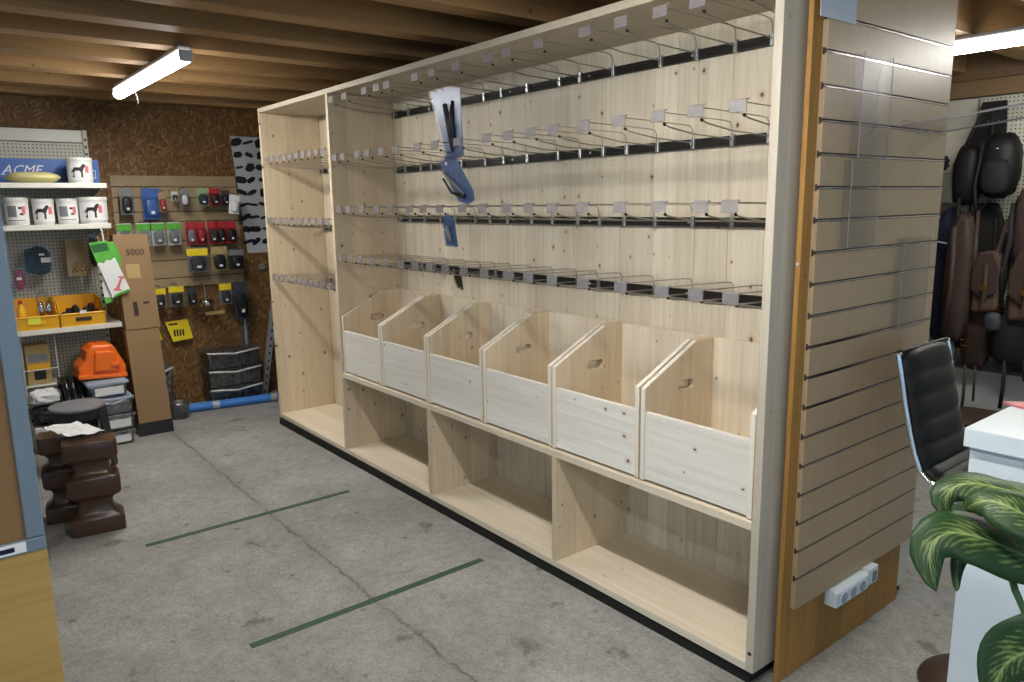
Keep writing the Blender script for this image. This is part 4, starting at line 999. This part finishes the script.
soft('black_backpack', 'black rounded backpack hanging on the perforated board', 'bag', (3.63, 3.38, 1.83), (.115, .09, .20), M['leather'], [
    ('front_pocket', M['rubber'], MB().ball((3.64, 3.29, 1.76), (.085, .05, .11), 14, 9, sq=.7)), ('zip', M['chrome'], MB().box(3.60, 3.65, 3.283, 3.288, 1.93, 1.937)),
    ('strap', M['rubber'], MB().tube([(3.56, 3.40, 2.0), (3.54, 3.44, 2.15), (3.55, 3.53, 2.22)], .012, 6)), ('strap', M['rubber'], MB().tube([(3.55, 3.30, 1.98), (3.53, 3.28, 1.7), (3.56, 3.29, 1.48)], .012, 6))])
soft('black_pouch', 'black boxy pouch hanging left of the rounded backpack', 'bag', (3.44, 3.40, 1.78), (.085, .08, .19), M['leather'], [('strap', M['rubber'], MB().tube([(3.40, 3.42, 1.95), (3.45, 3.44, 2.1), (3.50, 3.52, 2.2)], .014, 6))], 3)
t = thing('black_harness', 'tall black harness with rivets hanging above the black bags', 'harness', (3.53, 3.46, 2.24))
MB().prism([(3.46, 2.24), (3.60, 2.24), (3.63, 1.75), (3.36, 1.72)], 'y', 3.47, 3.485).build('panel', M['leather'], t)
for x, z in ((3.50, 2.12), (3.56, 2.12), (3.45, 1.95), (3.57, 1.95)): MB().ball((x, 3.466, z), (.007, .004, .007), 8, 6).build('rivet', M['chrome'], t)
soft('black_glove', 'small black fitting on a hook beside the slatted panel edge', 'bag', (3.27, 3.35, 1.86), (.06, .06, .05), M['rubber'], [], 5, noise=.3)
t = thing('grey_box', 'dark grey-green box on a bracket beside the slatted panel edge', 'box', (3.28, 3.4, 1.60)); MB().box(3.17, 3.37, 3.36, 3.545, 1.60, 1.80).build('box_body', plain('grey_green_card', (.10, .105, .085), .6), t, bevel=.004)
soft('navy_rug', 'folded navy blue cloth hanging beside the slatted panel', 'cloth', (3.36, 3.40, 1.11), (.09, .08, .46), M['navy'], [('binding', M['paper'], MB().tube([(3.29, 3.283, 1.33), (3.34, 3.276, 1.35), (3.40, 3.276, 1.34)], .005, 6)), ('strap', M['rubber'], MB().tube([(3.40, 3.36, 1.6), (3.44, 3.38, 1.75), (3.45, 3.5, 1.82)], .01, 6))], 7)
soft('brown_jacket', 'dark brown leather sheet hanging in folds next to the navy cloth', 'leather goods', (3.50, 3.25, 1.12), (.085, .065, .42), M['darkbrown'], [('fold', M['darkbrown'], MB().tube([(3.47, 3.19, 1.45), (3.48, 3.185, 1.1), (3.46, 3.19, .75)], .02, 8)), ('strap', M['darkbrown'], MB().tube([(3.50, 3.38, 1.5), (3.49, 3.40, 1.6), (3.5, 3.52, 1.7)], .012, 6))], 9)
def saddlebag(label, cx, cy, cz, w, h):
    t = thing('saddle_bag', label, 'bag', (cx, cy, cz + h), 'brown saddlebags on the perforated board')
    MB().prism([(cx - w, cz - h), (cx + w * .9, cz - h * .9), (cx + w, cz + h * .5), (cx + w * .5, cz + h), (cx - w * .6, cz + h), (cx - w * 1.05, cz + h * .3)], 'y', cy - .05, cy + .05).build('body', M['midbrown'], t, bevel=.03, seg=3)
    MB().prism([(cx - w * .95, cz - h * .25), (cx - w * .2, cz - h * .5), (cx + w * .7, cz - h * .3), (cx + w * .95, cz + h * .5), (cx + w * .4, cz + h * .98), (cx - w * .6, cz + h * .98), (cx - w, cz + h * .4)], 'y', cy - .075, cy - .052).build('flap', M['darkbrown'], t, bevel=.01)
    MB().tube([(cx, cy - .08, cz + h * .6), (cx + .005, cy - .085, cz - h * .2), (cx - .01, cy - .06, cz - h * .8)], .011, 6).build('strap', M['midbrown'], t)
    MB().box(cx - .018, cx + .014, cy - .098, cy - .09, cz - h * .22, cz - h * .05).build('buckle', M['brass'], t)
    MB().tube([(cx + w * .3, cy, cz + h * .9), (cx + w * .4, cy + .08, cz + h * 1.8), (cx + w * .45, cy + .25, cz + h * 2.6)], .014, 6).build('hanging_strap', M['darkbrown'], t)
M['brass'] = plain('brass', (.55, .38, .12), .3, 1)
saddlebag('brown leather saddlebag with a curved flap, left of the pair', 3.67, 3.28, 1.10, .085, .20)
saddlebag('brown leather saddlebag with a curved flap, right of the pair', 3.90, 3.27, 1.09, .10, .22)
soft('brown_strap', 'wide dark brown strap hanging above the saddlebags', 'strap', (3.80, 3.36, 1.45), (.055, .03, .24), M['darkbrown'], [], 13)
soft('black_bag', 'black bag hanging at the right edge of the photo above the saddlebags', 'bag', (3.98, 3.36, 1.72), (.12, .09, .19), M['leather'], [], 14)
soft('black_tack', 'black tack bundle hanging below the right saddlebag', 'leather goods', (3.82, 3.33, .76), (.13, .08, .19), M['rubber'], [('strap', M['rubber'], MB().tube([(3.80, 3.28, .62), (3.81, 3.27, .45), (3.80, 3.28, .30)], .012, 6)), ('strap', M['rubber'], MB().tube([(3.90, 3.28, .65), (3.92, 3.27, .5)], .008, 6))], 15)
soft('brown_tack', 'dark brown leather bundle hanging below the left saddlebag', 'leather goods', (3.60, 3.37, .74), (.09, .07, .22), M['darkbrown'], [('strap', M['darkbrown'], MB().tube([(3.58, 3.27, .55), (3.59, 3.26, .35), (3.58, 3.27, .2)], .01, 6)), ('strap', M['darkbrown'], MB().tube([(3.64, 3.27, .55), (3.65, 3.26, .32)], .008, 6))], 16)
soft('grey_pouch', 'small dark grey pouch peeking out between the leather bundles', 'bag', (3.73, 3.22, .86), (.045, .04, .06), M['darkgrey'], [], 17)
soft('black_tack', 'black leather bundle hanging at the right edge below the saddlebags', 'leather goods', (4.03, 3.34, .72), (.10, .07, .22), M['rubber'], [], 18)
for k in range(4):
    soft('saddle_pad', ['lowest', 'second', 'third', 'topmost'][k] + ' of the four brown pads stacked on the floor behind the desk', 'pad', (3.72 + .02 * k, 3.05 - .01 * k, .04 + .078 * k), (.24 - .01 * k, .2, .042), M['darkbrown'] if k % 2 else M['midbrown'], [], 20 + k, group='brown pads stacked on the floor')

def drape(name, label, cat, pts, y0, y1, m, folds):
    cx = sum(p[0] for p in pts) / len(pts)
    t = thing(name, label, cat, (cx, y1, max(p[1] for p in pts)))
    MB().prism(pts, 'y', y0, y1).build('body', M[m], t, bevel=.018, seg=3)
    for f in folds: MB().tube([(a, y0 - .004, b) for a, b in f], [.010] + [.018] * (len(f) - 2) + [.012], 7).build('fold', M[m], t, smooth=True)
    MB().tube([(cx, y0 + .01, max(p[1] for p in pts) - .02), (cx, y1 + .02, max(p[1] for p in pts) + .04), (cx, 3.552, max(p[1] for p in pts) + .05)], .006, 6).build('hanging_loop', M[m], t)
drape('black_coat', 'black garment hanging behind the leather goods, below the black pouch', 'clothing', [(3.41, .62), (3.66, .58), (3.70, 1.30), (3.60, 1.60), (3.46, 1.60), (3.38, 1.25)], 3.49, 3.535, 'rubber', [[(3.45, 1.5), (3.44, 1.1), (3.47, .7)], [(3.60, 1.5), (3.62, 1.1), (3.60, .7)]])
drape('dark_chaps', 'dark leather chaps hanging behind the saddlebags', 'clothing', [(3.72, .54), (3.86, .52), (3.90, .86), (3.95, .53), (4.08, .54), (4.06, 1.30), (3.98, 1.50), (3.80, 1.50), (3.72, 1.28)], 3.45, 3.50, 'darkbrown', [[(3.79, 1.4), (3.80, 1.0), (3.78, .6)], [(4.0, 1.4), (4.02, 1.0), (4.0, .6)]])
for k, (x, z0, z1, y, m, lab) in enumerate([(3.43, .95, 1.62, 3.30, 'rubber', 'black strap hanging beside the navy cloth'), (3.57, .70, 1.55, 3.25, 'darkbrown', 'long dark brown strap hanging left of the left saddlebag'),
        (3.76, .95, 1.60, 3.24, 'rubber', 'black strap hanging between the two saddlebags'), (3.95, .60, 1.58, 3.22, 'darkbrown', 'dark brown strap hanging in front of the right saddlebag'), (3.47, .28, .98, 3.24, 'rubber', 'low black strap hanging below the brown leather sheet')]):
    t = thing('hanging_strap', lab, 'strap', (x, y, z1), 'straps hanging on the perforated board')
    MB().tube([(x, y + .02, z1), (x + .012, y, (z0 + z1) / 2 + .1), (x - .01, y - .01, (z0 + z1) / 2 - .1), (x + .006, y, z0)], [.012, .018, .016, .012], 6).build('strap_leather', M[m], t, smooth=True)
    MB().tube([(x - .02, y, z0 - .02), (x + .02, y, z0 - .02), (x + .02, y, z0 + .02), (x - .02, y, z0 + .02)], .004, 5, close=True).build('strap_ring', M['brass'], t)
    MB().tube([(x, y + .02, z1), (x + .005, 3.50, z1 + .10), (x + .005, 3.552, z1 + .11)], .004, 5).build('strap_hook', M['steel'], t)
# white desk
t = thing('white_desk', 'white counter desk at the right edge behind the plant', 'desk', (5.5, 0, 0))
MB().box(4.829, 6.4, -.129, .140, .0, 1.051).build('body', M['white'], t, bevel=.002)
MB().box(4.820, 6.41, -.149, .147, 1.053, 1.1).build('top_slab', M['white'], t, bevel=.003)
t = thing('leaflet', 'white and crimson leaflet lying on the white desk', 'leaflet', (5.0, 0, 1.1))
MB().prism([(4.905, -.02), (5.02, -.085), (5.20, .02), (5.04, .09)], 'z', 1.1008, 1.1025).build('sheet', M['paper'], t)
MB().prism([(4.97, -.01), (5.03, -.045), (5.17, .03), (5.06, .07)], 'z', 1.1026, 1.1030).build('crimson_print', plain('crimson_print', (.40, .03, .10), .4), t)
t = thing('desk_tray', 'dark grey tray at the back of the white desk', 'tray', (5.0, .12, 1.1))
MB().box(4.92, 5.3, .10, .145, 1.101, 1.128).build('tray_body', M['greymetal'], t, bevel=.004)
o = MB().prism([(4.800, .152), (4.872, .120), (4.900, .150), (4.835, .19)], 'z', 1.101, 1.106).build('red_booklet', M['pinkred'], loc=(4.85, .15, 1.10))
tag(o, 'small red booklet lying on the back corner of the white desk', 'booklet')

# stool chair: padded S-shaped shell in a chrome side frame, facing +x
CY0, CY1 = .42, .80
prof = [(4.405, 1.145), (4.42, 1.08), (4.440, .98), (4.462, .89), (4.482, .82), (4.505, .765), (4.54, .735), (4.59, .725), (4.68, .715), (4.76, .715), (4.80, .705), (4.815, .685)]
t = thing('bar_chair', 'black padded bar chair with a chrome edge frame beside the slatted panel', 'chair', (4.65, .61, 0))
def offs(pr, d):
    o = []
    for i, p in enumerate(pr):
        a = Vector(pr[max(0, i - 1)]); b = Vector(pr[min(len(pr) - 1, i + 1)]); q = (b - a).normalized(); o.append((p[0] - q[1] * d, p[1] + q[0] * d))
    return o
fine = []
for i in range(len(prof) - 1):
    for k in range(9):
        f = k / 9; fine.append((prof[i][0] * (1 - f) + prof[i + 1][0] * f, prof[i][1] * (1 - f) + prof[i + 1][1] * f))
fine.append(prof[-1])
L = [0]
for a, b in zip(fine[:-1], fine[1:]): L.append(L[-1] + (Vector(b) - Vector(a)).length)
thk = [.014 + .014 * abs(math.sin(math.pi * l / .08)) ** .45 for l in L]
fr = []
for i, p in enumerate(fine):
    a = Vector(fine[max(0, i - 1)]); b = Vector(fine[min(len(fine) - 1, i + 1)]); q = (b - a).normalized(); fr.append((p[0] - q[1] * thk[i], p[1] + q[0] * thk[i]))
bk = offs(fine, -.012)
v = []; fs = []; ny = 9; n = len(fine)
for s, P in ((0, fr), (1, bk)):
    for j in range(ny):
        y = CY0 + .012 + (CY1 - CY0 - .024) * j / (ny - 1); e = 1 - abs(2 * j / (ny - 1) - 1) ** 6
        for i in range(n):
            q = Vector(P[i]); c = Vector(fine[i]); tx = c + (q - c) * (.35 + .65 * e)
            cz = .03 * (abs(2 * j / (ny - 1) - 1) ** 4) if i < 14 else 0
            v.append((tx.x, y, tx.y - cz * max(0, 1 - i / 14)))
for s in (0, 1):
    for j in range(ny - 1):
        for i in range(n - 1):
            a = s * ny * n + j * n + i; fs.append((a, a + 1, a + n + 1, a + n))
for j in range(ny - 1):
    for i in (0, n - 1): fs.append((j * n + i, (j + 1) * n + i, ny * n + (j + 1) * n + i, ny * n + j * n + i))
for j in (0, ny - 1):
    for i in range(n - 1): fs.append((j * n + i, j * n + i + 1, ny * n + j * n + i + 1, ny * n + j * n + i))
MB().add(v, fs).build('padded_shell', M['leather'], t, smooth=True)
for y in (CY0, CY1):
    pts = [(p[0] - .004, y, p[1] - .003) for p in fine]
    MB().tube(pts, .0085, 8).build('chrome_edge', M['chrome'], t, smooth=True)
MB().tube([(fine[0][0] - .004, CY0, fine[0][1] - .003), (fine[0][0] - .002, CY0 + .03, fine[0][1] - .001), (fine[0][0] - .002, CY1 - .03, fine[0][1] - .001), (fine[0][0] - .004, CY1, fine[0][1] - .003)], .007, 8).build('top_edge', M['leather'], t, smooth=True)
MB().lathe([(.05, .68), (.06, .70), (.055, .705)], (4.68, .61, 0), 16).build('seat_plate', M['black'], t)
MB().lathe([(.028, .06), (.028, .38), (.018, .39), (.018, .69)], (4.68, .61, 0), 16).build('gas_column', M['chrome'], t, smooth='auto')
MB().lathe([(.20, .0), (.205, .006), (.20, .014), (.12, .028), (.05, .045), (.03, .07)], (4.705, .58, 0), 36).build('round_base', M['browndisc'], t, smooth=True)

# plant
t = thing('potted_plant', 'leafy green plant with cream-streaked leaves in front of the white desk', 'plant', (5.2, -.66, 0))
def leaf(sp, w, nrm, droop=.25, seed=0):
    sp = [Vector(p) for p in sp]
    # resample
    pts = []; m = 18
    Ls = [0]
    for a, b in zip(sp[:-1], sp[1:]): Ls.append(Ls[-1] + (b - a).length)
    def cr(u):
        d = u * Ls[-1]; i = 0
        while i < len(sp) - 2 and Ls[i + 1] < d: i += 1
        f = (d - Ls[i]) / max(1e-6, Ls[i + 1] - Ls[i]); p0 = sp[max(0, i - 1)]; p1 = sp[i]; p2 = sp[i + 1]; p3 = sp[min(len(sp) - 1, i + 2)]
        return .5 * ((2 * p1) + (p2 - p0) * f + (2 * p0 - 5 * p1 + 4 * p2 - p3) * f * f + (3 * p1 - p0 - 3 * p2 + p3) * f ** 3)
    nv = 8; v = []; uv = []; N = Vector(nrm).normalized()
    for i in range(m + 1):
        u = i / m; p = cr(u); tt = (cr(min(1, u + .02)) - cr(max(0, u - .02))).normalized()
        ac = tt.cross(N); 
        if ac.length < 1e-4: ac = tt.orthogonal()
        ac.normalize(); nn = ac.cross(tt).normalized()
        ww = w * (math.sin(math.pi * min(1, u * .93 + .06)) ** .75) * (1 - .25 * u) * 1.1
        if u > .97: ww *= .3
        for j in range(nv + 1):
            s = 2 * j / nv - 1; wave = .05 * w * math.sin(u * 17 + seed + 2 * s) * abs(s)
            v.append(p + ac * (s * ww) + nn * (-(abs(s) ** 1.5) * ww * droop + .10 * ww * abs(s) + wave)); uv.append((u, j / nv))
    fs = []
    for i in range(m):
        for j in range(nv): a = i * (nv + 1) + j; fs.append((a, a + nv + 1, a + nv + 2, a + 1))
    o = MB().add(v, fs).build('leaf', M['leaf'], t, smooth=True)
    ul = o.data.uv_layers.new(name='UVMap')
    for lp in o.data.loops: ul.data[lp.index].uv = uv[lp.vertex_index]
    sd = o.modifiers.new('thickness', 'SOLIDIFY'); sd.thickness = .0012
    return o
CD = Vector((.77, -.61, .18))
L1 = [(5.131, -.674, 1.047), (5.097, -.725, 1.079), (5.061, -.763, 1.097), (5.036, -.793, 1.1), (5.023, -.819, 1.078), (5.033, -.832, 1.043), (5.044, -.831, 1.013)]
leaf([(5.165, -.63, 1.01)] + L1, .052, (.5, -.45, .75), .35, 1)
leaf([(5.16, -.68, 1.15), (5.13, -.686, 1.160), (5.083, -.697, 1.165), (5.039, -.71, 1.166), (5.017, -.732, 1.157), (5.011, -.742, 1.136), (5.017, -.74, 1.105)], .050, (.25, -.35, .95), .5, 2)
leaf([(5.19, -.75, 1.12), (5.153, -.76, 1.145), (5.118, -.763, 1.160), (5.082, -.76, 1.162), (5.06, -.758, 1.15), (5.045, -.75, 1.13)], .042, (.45, -.5, .75), .3, 3)
leaf([(5.10, -.62, 1.03), (5.082, -.631, 1.05), (5.047, -.633, 1.067), (5.014, -.641, 1.075), (4.993, -.653, 1.064), (4.986, -.666, 1.03)], .036, (.6, -.5, .5), .3, 4)
leaf([(5.25, -.865, 1.03), (5.224, -.882, 1.030), (5.195, -.9, 1.012), (5.173, -.919, .985), (5.163, -.935, .940)], .055, CD, .15, 5)
leaf([(5.06, -.67, 1.07), (5.035, -.691, 1.05), (5.028, -.708, 1.013), (5.036, -.724, .972)], .016, CD, .1, 6)
leaf([(5.20, -.60, 1.10), (5.26, -.55, 1.18), (5.34, -.50, 1.20), (5.42, -.46, 1.15)], .05, (0, -.3, 1), .3, 7)
leaf([(5.22, -.70, 1.12), (5.30, -.72, 1.20), (5.38, -.73, 1.19), (5.44, -.74, 1.12)], .05, (0, -.3, 1), .3, 8)
for pts in ([(5.165, -.63, 1.01), (5.18, -.62, .95), (5.20, -.65, .62)], [(5.16, -.68, 1.15), (5.20, -.67, 1.0), (5.21, -.66, .62)], [(5.19, -.75, 1.12), (5.22, -.71, .95), (5.215, -.67, .62)],
            [(5.089, -.689, 1.055), (5.111, -.691, .995), (5.14, -.688, .938), (5.19, -.67, .62)], [(5.25, -.865, 1.03), (5.26, -.80, .9), (5.22, -.67, .62)], [(5.20, -.60, 1.10), (5.21, -.63, .9), (5.21, -.66, .62)], [(5.22, -.70, 1.12), (5.22, -.68, .9), (5.205, -.665, .62)]):
    MB().tube(pts, [.006] * (len(pts) - 1) + [.010], 8).build('stem', M['stem'], t, smooth=True)
MB().lathe([(.10, 0), (.14, .58), (.15, .58), (.15, .61), (.135, .61), (.13, .57)], (5.21, -.66, 0), 24, cap=True).build('planter', M['darkbrown'], t, smooth='auto')
